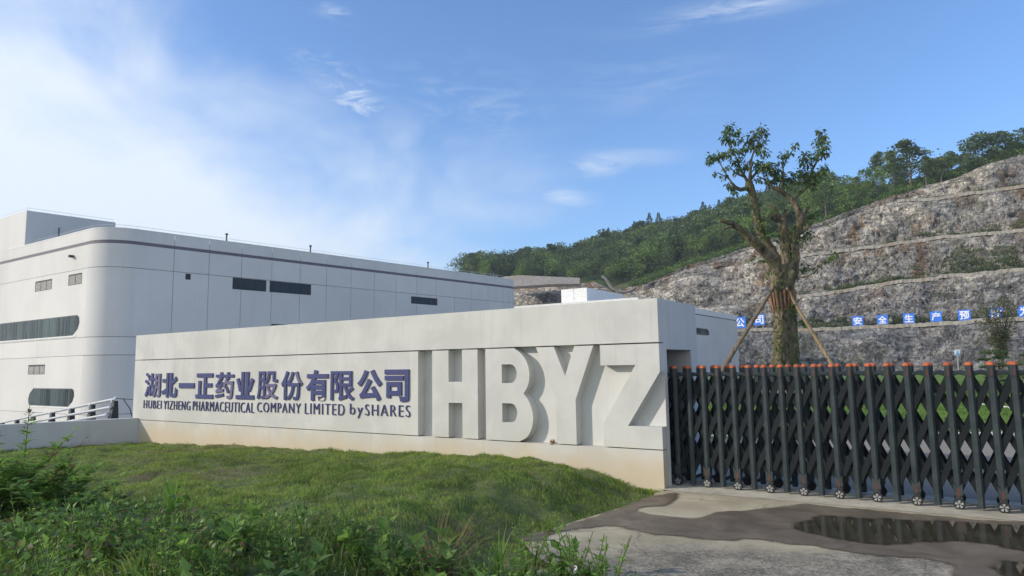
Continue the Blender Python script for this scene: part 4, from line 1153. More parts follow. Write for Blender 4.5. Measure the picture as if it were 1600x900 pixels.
for px in hp:
    c = []
    for t in np.linspace(0, 1, 14): c.append(hill_pt(px, t))
    e = c[-1].copy()
    for k in range(1, 5): c.append(e + np.array([e[0] / e[1] * 40 * k, 40 * k, -5. * k * k]))
    HG.append(c)
HG = np.array(HG); HG[..., 2] = np.maximum(HG[..., 2], -6); HG[:, 1:-4, 2] += (fbm(HG[:, 1:-4, 0] * .05, HG[:, 1:-4, 1] * .05) - .5) * 3
HG[:, 0, 2] -= .05
nc2, nr2 = HG.shape[:2]; I = np.arange(nc2 * nr2).reshape(nc2, nr2)
Q = np.stack([I[:-1, :-1], I[1:, :-1], I[1:, 1:], I[:-1, 1:]], -1).reshape(-1, 4)
tag(link_mesh('hill', np_mesh('hill', HG.reshape(-1, 3), Q, True), M['hill_soil']), kind='structure')

# shotcrete embankment left of the cliff and a curved drain chute
ep = [(770, 436, 448), (790, 432, 448), (813, 430, 447), (860, 432, 444), (906, 434, 443.5)]
em = MB(); Dd = 176
top_ = [atY(x, yt, Dd - (x - 770) * .11 + 5) for x, yt, yb in ep]; bot_ = [atY(x, yb, Dd - (x - 770) * .11 - 2) for x, yt, yb in ep]
back_ = [t + np.array([0, 4, -.1]) for t in top_]; low_ = [b + np.array([0, 1.5, -.5]) for b in bot_]
for i in range(len(ep) - 1):
    for a, b in ((bot_, top_), (top_, back_), (low_, bot_)): em.poly([a[i], a[i + 1], b[i + 1], b[i]])
em.poly([bot_[-1], top_[-1], back_[-1], low_[-1]])
M['shot'] = groundm('shotcrete', (.24, .215, .19), (.42, .38, .33), (.30, .25, .20), 1.6, .3, .3)
tag(em.build('embankment', M['shot']), 'pinkish grey sprayed-concrete embankment on top of the rock left of the hill', 'embankment')
cp = [(941, 432, 152), (948, 437, 151), (953, 446, 150), (961, 452, 149), (972, 456, 148), (985, 455, 147), (993, 450, 147)]
pts = smooth_curve([tuple(atY(x, y, D_)) for x, y, D_ in cp], 4)
mb = MB(); mb.tube(pts, .30, 6)
mb2 = MB(); mb2.tube([(p[0] - .2, p[1] - 1.0, p[2] - .1) for p in pts], .15, 6)
ch = empty('drain_chute', tuple(pts[0]), label='pale curved concrete drainage chute winding down beside the rocky hill top', cat='drain chute')
mb.build('chute_wall', M['berm'], ch); mb2.build('chute_bed', M['core'], ch)

# ------------------------------------------------------------------ blue character signs on the lowest ledge
SG = [('公', 1156, 504, 19), ('司', 1186, 499.5, 18), ('安', 1340, 501.5, 16), ('全', 1379, 499.5, 16), ('生', 1420, 497.5, 16.5), ('产', 1462.5, 494.5, 17), ('预', 1507, 492.5, 18), ('防', 1557, 489.5, 18.5), ('为', 1601, 486.5, 19)]
place = ['partly hidden by the office building corner', 'left of the big tree behind its prop pole', 'first one right of the big tree', 'second one right of the big tree', 'third one right of the big tree', 'middle of the row above the cliff foot', 'just left of the slender garden tree', 'seen through the slender garden tree crown', 'at the right edge of view']
for (c, x, y, sz), pl in zip(SG, place):
    D_ = interp(x, DP) + .9
    p = atY(x, y, D_); h = sz / FPX * D_ * .47
    sn = vnorm([-.5, -1, 0]); sdv = np.array([-sn[1], sn[0], 0])
    zlip = atY(x, interp(x, L1), D_ - .9)[2]
    Fs = Frame(p, sdv, sn)
    e = empty('character_sign', (p[0], p[1], zlip), label='square blue sign with white character %s, %s' % (c, pl), cat='sign', group='blue safety slogan signs on the lowest rock ledge')
    MB().box(Fs, -h, h, -.12, .0, -h, h).build('board', M['sign_blue'], e, bevel=.02)
    for k in (-1, 1): MB().box(Fs, k * h * .6 - .05, k * h * .6 + .05, -.16, -.121, min(zlip - p[2] - .3, -h - .05), h * .4).build('leg', M['steel'], e)
    V, Fc = me_arrays(glyph_mesh(c, offset=.022)); lo, hi = V.min(0), V.max(0); g_ = h * .78
    # keep s direction: viewer sees +sdv to the right
    place_glyph(V, Fc, lo, hi, Fs, -g_, g_, -g_, g_, .02, 'lettering', [M['sign_white']], e)
p = atY(1496, 551, 92.); Fs = Frame(p, np.array([1., 0, 0]), np.array([0, -1., 0])); 
e = empty('notice_board', (p[0], p[1], -.3), label='small white and blue notice board in front of the dark cliff foot', cat='sign')
MB().box(Fs, -.34, .34, -.05, 0, -.36, .36).build('board', M['sign_white'], e); MB().box(Fs, -.30, .30, .001, .02, -.32, -.12).build('print_band', plain('print_blue', (.10, .35, .62), .5), e)
MB().box(Fs, -.16, .16, .001, .02, -.08, .2).build('print_patch', plain('print_pale_blue', (.25, .5, .75), .5), e); MB().box(Fs, -.05, .05, -.12, -.051, -2.6, .2).build('leg', M['steel'], e)

# ------------------------------------------------------------------ tree generators
def crown_far(kind, seed, nl=520):
    """unit-height tree (1 m high, scaled later); returns leaf arrays and trunk MB"""
    r = np.random.default_rng(seed)
    P = []; Lz = []
    if kind == 'conifer':
        n = nl; t = np.concatenate([r.random(n - n // 7) ** 1.2, r.uniform(.8, 1.0, n // 7)]); z = .12 + .88 * t; rad_ = .27 * (1 - t) ** .9 * (1 + .35 * np.sin(t * 40)) + .012
        an = r.random(n) * 2 * np.pi; rr = rad_ * np.sqrt(r.random(n)) * 1.15
        rr = rr * .8; P = np.stack([rr * np.cos(an), rr * np.sin(an), z - rr * .3], 1); D_ = np.stack([np.cos(an), np.sin(an), -.25 + 0 * an], 1); D_ += r.normal(size=D_.shape) * .25
        L = (.035 + .025 * r.random(n)) * (1.1 - .75 * t)
    elif kind == 'pine':
        P = []; D_ = []
        for k in range(9):
            zc = .42 + .56 * (k / 8) ** .9; m_ = int(nl / 9); an0 = r.random() * 6.28; reach = (.24 - .15 * (k / 8)) * r.uniform(.7, 1.2)
            c = np.array([math.cos(an0) * reach * .6, math.sin(an0) * reach * .6, zc])
            q = r.normal(size=(m_, 3)) * np.array([reach * .55, reach * .55, .022]) + c; P.append(q); dd = q - np.array([0, 0, zc - .1]); D_.append(dd + r.normal(size=dd.shape) * .05)
        P = np.concatenate(P); D_ = np.concatenate(D_); n = len(P); L = .032 + .025 * r.random(n)
    else:
        P = []; D_ = []
        nb = 9 if kind == 'broad' else 13
        for k in range(nb):
            c = np.array([r.normal() * .15, r.normal() * .15, r.uniform(.34, .86)]); c[:2] *= (1.15 - abs(c[2] - .55)); rad_ = r.uniform(.10, .19)
            m_ = nl // nb; v = r.normal(size=(m_, 3)); v /= np.linalg.norm(v, axis=1)[:, None]; v *= (r.random((m_, 1)) ** .35); P.append(c + v * rad_ * np.array([1.1, 1.1, .85])); D_.append(v + np.array([0, 0, .2]))
        P = np.concatenate(P); D_ = np.concatenate(D_); n = len(P); L = .032 + .03 * r.random(n)
    V, Fq = leaf_arrays(P, D_, rdir(len(P), .6, r), L, L * .8)
    return V, Fq
def trunk_far(kind, seed):
    r = random.Random(seed); mb = MB(); top = .9 if kind in ('conifer', 'pine') else .6
    pts = [(r.uniform(-.008, .008) * k, r.uniform(-.008, .008) * k, -.05 + (top + .05) * k / 4) for k in range(5)]
    mb.tube(pts, [.022, .018, .014, .010, .005], 6)
    if kind != 'conifer':
        for k in range(6):
            z = r.uniform(.3, .75); an = r.uniform(0, 6.28); l = r.uniform(.12, .22); mb.tube([(0, 0, z), (math.cos(an) * l, math.sin(an) * l, z + .1)], [.008, .003], 4)
    return mb
PROT = {}
LM = {'conifer': 'leaf_con', 'pine': 'leaf_far', 'broad': 'leaf_far', 'bright': 'leaf_farb'}
for kd in ('conifer', 'pine', 'broad', 'bright'):
    for v in range(3):
        V, Fq = crown_far(kd if kd != 'bright' else 'broad', hash((kd, v)) % 1 + v * 13 + len(kd) * 101, 1700)
        me = np_mesh('crown', V, Fq); me.materials.append(M[LM[kd]])
        tm = trunk_far(kd, v + 5).mesh('trunk'); tm.materials.append(M['bark_far'])
        PROT[(kd, v)] = (me, tm)
def put_tree(kd, v, p, h, label, name=None, group=None, wide=1., lean=0.):
    nm = name or {'conifer': 'conifer_tree', 'pine': 'pine_tree', 'broad': 'broadleaf_tree', 'bright': 'broadleaf_tree'}[kd]
    e = empty(nm, tuple(p), label=label, cat='tree', group=group)
    e.scale = (h * wide, h * wide, h); e.rotation_euler = (0, lean, random.uniform(0, 6.28))
    for k, me in (('crown', PROT[(kd, v)][0]), ('trunk', PROT[(kd, v)][1])):
        o = bpy.data.objects.new(k, me); COL.objects.link(o); o.parent = e
    return e
# distinguishable trees: px, image top y, base y
def hill_at(px, yb):
    lo_, hi_ = 0., 1.
    for _ in range(30):
        md = (lo_ + hi_) / 2; q = hill_pt(px, md); v = q - cC; y = 450 - FPX * (v @ cU) / (v @ cF)
        if y > yb: lo_ = md
        else: hi_ = md
    return hill_pt(px, lo_)
named = [('pine', 0, 1379, 238, 302, 'tall thin pine at the left of the gap on the hill crest', .75), ('pine', 1, 1424, 221, 296, 'tallest open-crowned pine with bare pale trunk on the hill crest', 1.3), ('pine', 2, 1400, 236, 300, 'pine pressed against the tallest one on the crest, on its left', 1.0),
         ('pine', 0, 1448, 246, 290, 'short pine leaning right beside the tallest crest pine', 1.2), ('broad', 1, 1471, 233, 288, 'dark broadleaf tree right of the crest pines', 1.0), ('bright', 0, 1292, 276, 345, 'bright bushy round tree low on the slope behind the big tree', 1.0),
         ('bright', 1, 1350, 262, 318, 'rounded mid-green tree left of the tall crest pines', 1.1), ('broad', 2, 1537, 205, 258, 'wide flat-topped acacia-like tree at the right end of the crest', 1.5), ('broad', 0, 1572, 200, 246, 'spreading dark tree near the right edge of the crest', 1.5), ('broad', 1, 1602, 196, 238, 'dark tree cut by the right edge of the photo on the crest', 1.4),
         ('broad', 2, 1510, 238, 272, 'low dark round tree between the crest pines and the acacia-like trees', 1.3), ('broad', 0, 740, 398, 446, 'dark tree standing first at the left end of the wooded ridge', 1.0), ('bright', 2, 768, 402, 446, 'pale green tree second from the left end of the ridge', 1.0), ('broad', 1, 785, 402, 440, 'small dark tree third from the left end of the ridge', .8),
         ('pine', 1, 862, 387, 430, 'narrow tall tree sticking up above the left part of the ridge', .9)]
for kd, v, px, yt, yb, lb, wd in named:
    p = hill_at(px, yb); v_ = p - cC; h = (yb - yt) / FPX * float(v_ @ cF) * 1.04
    put_tree(kd, v, p - np.array([0, 0, .3]), h, lb, wide=wd)
# woodland individuals along the skyline, and the rest as one mass
def forest_spots(n, r, t0, t1, pxr):
    out = []
    while len(out) < n:
        px = r.uniform(*pxr); t = r.uniform(t0, t1) ** .8
        a = interp(px, TP) - interp(px, YR)
        if r.random() > min(1, .25 + a / 70): continue
        if px > 1330 and r.random() < .72: continue
        out.append((px, t))
    return out
r5 = random.Random(5)
def rz(px): return 'above the factory roof end' if px < 805 else 'above the pinkish embankment' if px < 910 else 'above the office rooftop block' if px < 1000 else 'above the right end of the sign wall' if px < 1090 else 'just left of the pruned tree' if px < 1170 else 'behind the pruned tree crown' if px < 1280 else 'right of the pruned tree below the crest pines' if px < 1400 else 'right of the tallest crest pine'
for px, t in forest_spots(170, r5, .80, 1.02, (722, 1500)):
    kd = 'conifer' if r5.random() < (.38 if 930 < px < 1330 else .1) else r5.choice(['broad', 'broad', 'bright', 'pine'])
    p = hill_pt(px, min(t, 1)); D_ = float((p - cC) @ cF); h = r5.uniform(6.5, 10.5) * (.42 if px > 1300 else 1.) * (1.22 if kd == 'conifer' else 1.)
    put_tree(kd, r5.randrange(3), p - np.array([0, 0, .3]), h, ('dark conifer on the ridge ' if kd == 'conifer' else 'bare-trunked pine on the ridge ' if kd == 'pine' else 'pale green leafy tree on the ridge ' if kd == 'bright' else 'dark leafy tree on the ridge ') + rz(px), group={'conifer': 'conifers', 'pine': 'pines', 'bright': 'pale leafy trees', 'broad': 'dark leafy trees'}[kd] + ' on the ridge ' + rz(px), wide=r5.uniform(1.0, 1.5) if kd != 'conifer' else r5.uniform(.8, 1.2))
lst = {'leaf_far': [], 'leaf_con': [], 'leaf_farb': []}
cache = {}
for kd in ('conifer', 'broad'):
    for v in range(5): cache[(kd, v)] = crown_far(kd, 300 + v, 640)
for px, t in forest_spots(760, r5, .06, .95, (715, 1700)):
    kd = 'conifer' if r5.random() < .45 else 'broad'
    p = hill_pt(px, t); h = r5.uniform(6.5, 11) * (.42 if px > 1300 else 1.) * (.6 + .4 * min(1, t * 2.5)); V, Fq = cache[(kd, r5.randrange(5))]
    an = r5.random() * 6.28; ca, sa_ = math.cos(an), math.sin(an); w = h * r5.uniform(.9, 1.3) if kd == 'broad' else h * .95
    V2 = np.stack([(V[:, 0] * ca - V[:, 1] * sa_) * w, (V[:, 0] * sa_ + V[:, 1] * ca) * w, V[:, 2] * h - .5], 1) + p
    lst['leaf_con' if kd == 'conifer' else ('leaf_farb' if (r5.random() < .22 + .35 * (t < .3)) else 'leaf_far')].append((V2, Fq))
allm = []; mi = []
for k_, key in enumerate(lst):
    V, Fq = merge(lst[key]); allm.append((V, Fq)); mi += [k_] * len(Fq)
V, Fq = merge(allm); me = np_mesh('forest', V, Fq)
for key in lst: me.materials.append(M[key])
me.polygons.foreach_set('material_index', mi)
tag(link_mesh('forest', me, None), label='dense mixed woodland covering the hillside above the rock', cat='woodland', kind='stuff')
# scrub along the cliff top and on the ledges
def scrub(spots, name, mat, label, leaf=(.35, .28)):
    P = []; D_ = []; L = []
    for (c, R_, n) in spots:
        v = rng.normal(size=(n, 3)); v /= np.linalg.norm(v, axis=1)[:, None]; v[:, 2] = abs(v[:, 2]); v *= rng.random((n, 1)) ** .4
        P.append(np.array(c) + v * R_ * np.array([1.2, 1, .8])); D_.append(v + np.array([0, 0, .3]))
        L.append(np.full(n, leaf[0]) * rng.uniform(.6, 1.3, n))
    P = np.concatenate(P); D_ = np.concatenate(D_); L = np.concatenate(L)
    V, Fq = leaf_arrays(P, D_, rdir(len(P), .6), L, L * leaf[1] / leaf[0])
    return tag(link_mesh(name, np_mesh(name, V, Fq), mat), label=label, cat='shrubs', kind='stuff')
sp_ = []
for _ in range(520):
    px = r5.uniform(990, 1680); t = r5.random() ** 1.6 * (.22 if px < 1250 else .55)
    sp_.append((hill_pt(px, t) + np.array([0, 0, -.1]), r5.uniform(.7, 1.5) * (1.25 if px > 1400 else .9), 70))
scrub(sp_, 'scrub', M['leaf_scrub'], 'bright green scrub along the top edge of the rock face')
sp_ = []
def ledge_scrub(row, a, b, n, R0, R1, up=0):
    for _ in range(n):
        px = r5.uniform(a, b); c = cliff_pt(px, row + (r5.randrange(up) if up else 0)).copy(); sp_.append((c + np.array([0, -.2, 0]), r5.uniform(R0, R1), 40))
ledge_scrub(row_start[4], 1250, 1640, 55, .5, 1.1, 4); ledge_scrub(row_start[4] + 2, 1480, 1640, 75, .6, 1.3, 16); ledge_scrub(row_start[2], 1250, 1420, 34, .4, .9, 2)
ledge_scrub(row_start[6], 1420, 1640, 34, .5, 1.0, 5); ledge_scrub(row_start[4], 1300, 1420, 24, .6, 1.2, 4); ledge_scrub(row_start[2], 1400, 1480, 16, .5, 1.0, 6)
ledge_scrub(row_start[8] - 1, 1440, 1600, 26, .4, .9, 5); ledge_scrub(row_start[2], 1500, 1640, 16, .5, 1.1, 5); ledge_scrub(row_start[2], 800, 950, 20, .5, 1.1, 4); ledge_scrub(row_start[4], 1420, 1640, 40, .5, 1.1, 9); ledge_scrub(row_start[2], 1240, 1640, 40, .35, .8, 3); ledge_scrub(row_start[6], 1250, 1640, 40, .35, .8, 3); ledge_scrub(row_start[4], 1250, 1640, 60, .4, .9, 3); ledge_scrub(row_start[2] + 2, 1250, 1330, 24, .4, .9, 6)
ledge_scrub(row_start[4], 800, 950, 24, .5, 1.1, 8)
scrub(sp_, 'ledge_scrub', M['leaf_cliff'], 'dull green bushes growing on the ledges of the rock face', (.30, .2))

# ------------------------------------------------------------------ the big pruned tree
TD = 28.
def T(x, y, dy=0.): return atY(x, y, TD + dy)
PXM = TD / FPX * 1.01
tree = empty('pollarded_tree', tuple(T(1228, 604)), label='large heavily pruned tree with thick mossy trunk and sparse leafy regrowth behind the gate', cat='tree')
def limb(pts, name='branch', seg=10, smooth_n=4, jit=.13):
    P = [(*T(x, y, dy), r * PXM * (.86 if y < 400 else .95)) for x, y, dy, r in pts]
    C = smooth_curve(P, smooth_n)
    mb = MB(); mb.tube([c[:3] for c in C], [max(c[3], .008) for c in C], seg, True, jit); return mb.build(name, M['bark'], tree, True)
# trunk with flutes
tp = smooth_curve([(1229, 612, 23, 0), (1229, 596, 22, 0), (1228, 570, 20.5, 0), (1227, 545, 19, 0), (1226, 515, 17, 0), (1225, 487, 15, 0), (1222, 465, 15.5, 0), (1221, 445, 18, 0), (1224, 428, 17, 0), (1226, 414, 12, 0)], 8)
mb = MB(); seg = 40; i0 = 0
for k, (x, y, r_, _) in enumerate(tp):
    c = T(x, y)
    for j in range(seg):
        an = 2 * math.pi * j / seg
        fl = 1 + .10 * math.sin(an * 3 + k * .05) + .07 * math.sin(an * 5 - k * .12 + 1) + .22 * (float(fbm(math.cos(an) * 2.2, math.sin(an) * 2.2, k * .22)) - .5) + .12 * (float(fbm(math.cos(an) * 7, math.sin(an) * 7, k * .7)) - .5)
        R_ = r_ * PXM * fl; mb.v.append((c[0] + R_ * math.cos(an), c[1] + R_ * math.sin(an), c[2]))
for k in range(len(tp) - 1):
    for j in range(seg):
        a = k * seg + j; b = k * seg + (j + 1) % seg; mb.f.append((a, b, b + seg, a + seg))
mb.f.append(tuple((len(tp) - 1) * seg + j for j in range(seg)))
mb.build('trunk', M['bark'], tree, True)
LB = [
 [(1219, 440, 0, 12), (1212, 416, -.2, 10.5), (1197, 396, -.4, 9), (1182, 382, -.6, 8.6), (1168, 368, -.7, 7.4), (1155, 357, -.8, 5.6), (1144, 350, -.9, 5), (1134, 346, -1, 4), (1125, 345, -1, 3)],
 [(1158, 358, -.8, 4), (1148, 354, -.9, 3.2), (1138, 355, -1, 2.6), (1131, 358, -1, 2)],
 [(1220, 430, .3, 11), (1210, 402, .4, 9.5), (1198, 380, .4, 9), (1189, 362, .3, 8), (1183, 344, .2, 7.2), (1180, 322, .1, 6.6), (1176, 304, 0, 6.6), (1171, 290, 0, 7.5), (1171, 284, 0, 6)],
 [(1224, 430, .2, 11), (1228, 412, .2, 9.5), (1227, 388, .1, 8.5), (1225, 366, 0, 8.5), (1222, 346, 0, 8), (1221, 337, 0, 6)],
 [(1222, 348, 0, 4), (1214, 336, -.1, 4), (1209, 326, -.2, 3.6), (1203, 320, -.2, 3)],
 [(1220, 345, 0, 4), (1211, 342, -.3, 3.8), (1203, 339, -.4, 3.5), (1198, 338, -.5, 3)],
 [(1224, 342, 0, 4), (1228, 336, .1, 3.6), (1227, 328, .2, 2.6)],
 [(1230, 446, 0, 10), (1238, 425, .1, 9), (1241, 402, .1, 8.5), (1241, 385, 0, 8), (1243, 368, -.1, 8), (1248, 354, -.1, 7.5), (1250, 340, -.2, 6.5), (1245, 325, -.2, 5.5), (1238, 313, -.2, 5), (1228, 304, -.2, 4.6), (1216, 297, -.3, 4), (1205, 292, -.3, 3)],
 [(1252, 342, -.1, 4), (1258, 334, 0, 3.6), (1264, 323, 0, 3)],
 [(1250, 352, 0, 4.5), (1258, 346, .2, 4), (1266, 340, .3, 3.4), (1273, 336, .3, 2.8)],
 [(1246, 366, 0, 4), (1256, 360, -.2, 3.6), (1264, 352, -.3, 3.2), (1270, 345, -.3, 2.8)],
 [(1246, 376, 0, 4), (1256, 372, .3, 3.2), (1262, 364, .3, 2.6), (1268, 368, .3, 2)],
 [(1240, 314, -.2, 2.8), (1247, 306, -.1, 2.4), (1256, 298, 0, 2.2), (1265, 286, 0, 2.2), (1267, 276, 0, 2.4), (1270, 264, 0, 2.2), (1276, 252, 0, 1.8), (1278, 238, 0, 1.3), (1279, 222, 0, .8), (1280, 206, 0, .5)],
 [(1271, 262, 0, 1.5), (1262, 252, .2, 1.1), (1257, 244, .3, .8)],
 [(1275, 254, 0, 1.5), (1284, 247, -.2, 1.1), (1291, 240, -.3, .8)],
 [(1266, 282, 0, 1.4), (1258, 272, .3, 1.), (1252, 266, .3, .8)],
 [(1219, 299, -.3, 2.6), (1222, 286, -.2, 1.8), (1224, 270, -.1, 1.4), (1223, 256, 0, 1.1), (1224, 245, 0, .9)],
 [(1224, 262, -.1, 1.1), (1231, 245, 0, .9), (1240, 233, .1, .7), (1246, 222, .1, .5)],
 [(1208, 293, -.3, 2), (1200, 284, -.4, 1.5), (1190, 278, -.5, 1.2), (1182, 275, -.5, .9)],
 [(1218, 298, -.2, 1.6), (1232, 290, .1, 1.2), (1241, 280, .2, .9)],
 [(1171, 292, 0, 5), (1163, 295, -.1, 4.2), (1156, 296, -.2, 3.8), (1149, 292, -.3, 3.2), (1143, 285, -.4, 2.4), (1137, 276, -.4, 1.6), (1131, 266, -.5, 1.3), (1124, 254, -.5, 1.), (1114, 246, -.6, .8)],
 [(1140, 280, -.4, 1.3), (1130, 274, -.5, 1.), (1120, 270, -.5, .7)],
 [(1170, 288, 0, 4), (1166, 280, .1, 3.2), (1160, 270, .2, 2.5), (1155, 258, .2, 1.8), (1150, 245, .2, 1.4), (1143, 235, .2, 1.1), (1137, 222, .2, .9), (1136, 210, .2, .7), (1140, 198, .2, .5)],
 [(1163, 276, .1, 2.4), (1155, 273, -.1, 1.9), (1147, 268, -.2, 1.2), (1138, 258, -.3, .9)],
 [(1172, 284, 0, 4), (1172, 274, -.1, 3), (1173, 262, -.2, 2.2), (1174, 250, -.2, 1.9), (1178, 237, -.2, 1.5), (1184, 225, -.2, 1.), (1188, 212, -.2, .7), (1190, 201, -.2, .5)],
 [(1173, 280, 0, 3), (1180, 272, .2, 2.2), (1188, 267, .3, 1.8), (1196, 263, .3, 1.3), (1208, 259, .3, .8)],
 [(1155, 256, .2, 1.), (1164, 244, .3, .8), (1168, 232, .3, .6), (1171, 221, .3, .5)],
 [(1240, 430, -.2, 2.2), (1252, 433, -.5, 1.6), (1262, 431, -.8, 1.4), (1273, 424, -1, 1.1), (1285, 411, -1.2, .9), (1297, 403, -1.3, .7), (1306, 396, -1.3, .5)],
 [(1243, 420, 0, 1.6), (1256, 424, .1, 1.2), (1268, 421, .2, .9), (1276, 417, .2, .6)],
 [(1216, 404, -.4, 1.5), (1200, 408, -.9, 1.2), (1186, 407, -1.1, .9)],
]
for b in LB: limb(b, seg=12 if b[0][3] > 5 else 6)
# leaves: (px, py, radius px, count)
CL = [(1140, 198, 8, 30), (1150, 205, 7, 20), (1136, 208, 8, 26), (1133, 216, 8, 24), (1146, 219, 9, 28), (1157, 218, 6, 12), (1128, 240, 7, 20), (1112, 246, 8, 28), (1108, 252, 6, 16), (1122, 245, 8, 22), (1135, 240, 8, 26), (1148, 234, 9, 24), (1158, 236, 7, 16), (1165, 230, 7, 16),
      (1190, 202, 8, 24), (1196, 209, 6, 16), (1182, 209, 6, 16), (1175, 215, 8, 28), (1190, 222, 8, 26), (1180, 228, 9, 34), (1172, 222, 7, 20), (1197, 240, 6, 12), (1188, 236, 7, 16), (1150, 252, 9, 30), (1160, 262, 9, 34), (1152, 268, 7, 18), (1168, 256, 7, 16), (1180, 256, 8, 24), (1186, 262, 8, 20), (1196, 256, 9, 34), (1205, 262, 9, 38), (1213, 268, 9, 34), (1200, 268, 7, 20), (1134, 262, 5, 8), (1118, 270, 5, 9), (1131, 276, 5, 9),
      (1144, 294, 6, 20), (1138, 288, 5, 10), (1149, 300, 4, 8), (1182, 279, 5, 10), (1193, 281, 6, 12), (1224, 242, 7, 22), (1236, 238, 5, 8), (1242, 228, 5, 7), (1246, 222, 3, 4), (1222, 252, 6, 12), (1217, 276, 8, 26), (1207, 283, 8, 26), (1225, 283, 8, 26), (1235, 278, 8, 28), (1240, 270, 6, 14), (1214, 290, 7, 14), (1229, 292, 6, 12), (1243, 284, 6, 12),
      (1281, 205, 6, 20), (1285, 213, 8, 28), (1279, 222, 9, 34), (1288, 228, 8, 28), (1284, 238, 9, 34), (1275, 243, 8, 24), (1291, 240, 5, 12), (1258, 243, 8, 28), (1253, 252, 7, 20), (1262, 256, 8, 24), (1252, 270, 8, 30), (1262, 272, 9, 34), (1272, 272, 8, 26), (1284, 268, 7, 18), (1286, 260, 6, 12), (1268, 284, 7, 24), (1257, 283, 7, 20), (1277, 280, 7, 20), (1270, 290, 6, 14), (1248, 296, 5, 8),
      (1184, 315, 6, 14), (1166, 316, 4, 8), (1180, 322, 5, 10), (1152, 344, 5, 12), (1168, 345, 6, 14), (1190, 340, 7, 22), (1198, 345, 6, 14), (1186, 355, 6, 14), (1200, 360, 8, 24), (1212, 372, 7, 16), (1204, 330, 6, 10), (1216, 328, 5, 8), (1232, 335, 6, 12), (1245, 330, 6, 14), (1268, 332, 7, 20), (1276, 338, 7, 18), (1262, 345, 6, 12), (1262, 368, 9, 32), (1252, 374, 8, 24), (1240, 366, 6, 14), (1236, 360, 5, 10), (1290, 348, 4, 7), (1232, 372, 5, 10),
      (1206, 424, 9, 34), (1198, 430, 5, 10), (1212, 412, 6, 12), (1190, 406, 5, 9), (1292, 406, 6, 16), (1300, 400, 7, 22), (1306, 395, 6, 14), (1284, 414, 5, 10), (1274, 420, 5, 12), (1258, 418, 6, 12), (1250, 424, 4, 7), (1172, 404, 5, 8), (1250, 500, 7, 16), (1246, 507, 5, 10), (1256, 503, 5, 8)]
P = []; D_ = []
for x, y, R_, n in CL:
    c = T(x, y, random.uniform(-.35, .35)); n = int(n * (2.4 if y < 310 else 1.3))
    v = rng.normal(size=(n, 3)); v /= np.linalg.norm(v, axis=1)[:, None]; v *= rng.random((n, 1)) ** .5
    P.append(c + v * R_ * PXM * .95); dd = v.copy(); dd[:, 2] -= .75; D_.append(dd)
P = np.concatenate(P); D_ = np.concatenate(D_); L = rng.uniform(.12, .21, len(P))
V, Fq = leaf_arrays(P, D_, rdir(len(P), .8), L, L * .42)
o = link_mesh('foliage', np_mesh('foliage', V, Fq), M['leaf_tree'], tree); o['kind'] = 'stuff'
P = []; D_ = []
for x, y, n in ((1216, 530, 50), (1240, 480, 40), (1222, 556, 60), (1236, 560, 50), (1214, 500, 30), (1244, 530, 25), (1225, 580, 50), (1212, 575, 30), (1215, 440, 30), (1236, 400, 22), (1190, 372, 30), (1180, 330, 24), (1226, 390, 20), (1245, 360, 20), (1202, 590, 60), (1236, 590, 60), (1165, 372, 14), (1182, 350, 16)):
    c = T(x, y, -.45 if y > 425 else -.25); P.append(c + rng.normal(size=(n, 3)) * np.array([.13, .05, .22])); D_.append(rdir(n, -.2) + np.array([0, -.5, 0]))
P = np.concatenate(P); D_ = np.concatenate(D_); L = rng.uniform(.06, .13, len(P))
V, Fq = leaf_arrays(P, D_, np.tile([0, -1., .4], (len(P), 1)), L, L * .75)
o = link_mesh('ivy', np_mesh('ivy', V, Fq), M['leaf_ivy'], tree); o['kind'] = 'stuff'
# slat wrap
wrp = empty('slat_wrap', tuple(T(1224, 486)), label='collar of reddish wooden slats tied round the trunk of the pruned tree', cat='trunk wrap')
ctr0 = T(1224.5, 486); ctr1 = T(1221, 455)
for k in range(21):
    an = 2 * math.pi * k / 21; r0 = 16.2 * PXM; r1 = 18.5 * PXM + random.uniform(0, .05)
    e0 = ctr0 + np.array([math.cos(an) * r0, math.sin(an) * r0, random.uniform(-.03, .03)]); e1 = ctr1 + np.array([math.cos(an + .06) * r1, math.sin(an + .06) * r1, random.uniform(-.10, .06)])
    MB().tube([e0, (e0 + e1) / 2 + (np.array([math.cos(an), math.sin(an), 0])) * random.uniform(0, .02), e1], [.040, .045, .038], 6, True, .10).build('slat', M['slat'], wrp)
for f_ in (.14,):
    c = ctr0 * (1 - f_) + ctr1 * f_; r_ = (16.2 + 2.3 * f_) * PXM + .045
    MB().tube([c + np.array([math.cos(a_) * r_, math.sin(a_) * r_, 0]) for a_ in np.linspace(0, 2 * math.pi, 25)], .012, 5, False).build('binding', M['slat_dark'], wrp)
def pole(a, b, r0, r1, mat, label, side_):
    P = [a + (b - a) * t + rng.normal(size=3) * .008 for t in np.linspace(0, 1, 9)]
    e = empty('prop_pole', tuple(a), label=label, cat='support pole', group='wooden poles propping the pruned tree')
    MB().tube(P, list(np.linspace(r0, r1, 9)), 10, True, .05).build('pole', mat, e, True)
    u_ = vnorm(b - a)
    for t in (.2, .35, .55, .72, .88):   # knots
        c = P[0] + (b - a) * t; an = rng.random() * 6.28; w = vnorm(np.cross(u_, [math.cos(an), math.sin(an), .1])); MB().tube([c, c + w * (r0 * 1.12)], [.03, .022], 6).build('knot', M['slat_dark'], e)
pole(T(1098, 628, -1.2), T(1210, 447, -.45), .105, .075, M['pole_d'], 'weathered brown prop pole leaning against the trunk from the left', -1)
pole(T(1331, 621, -1.0), T(1228, 450, -.42), .085, .06, M['pole_l'], 'pale yellow prop pole leaning against the trunk from the right', 1)
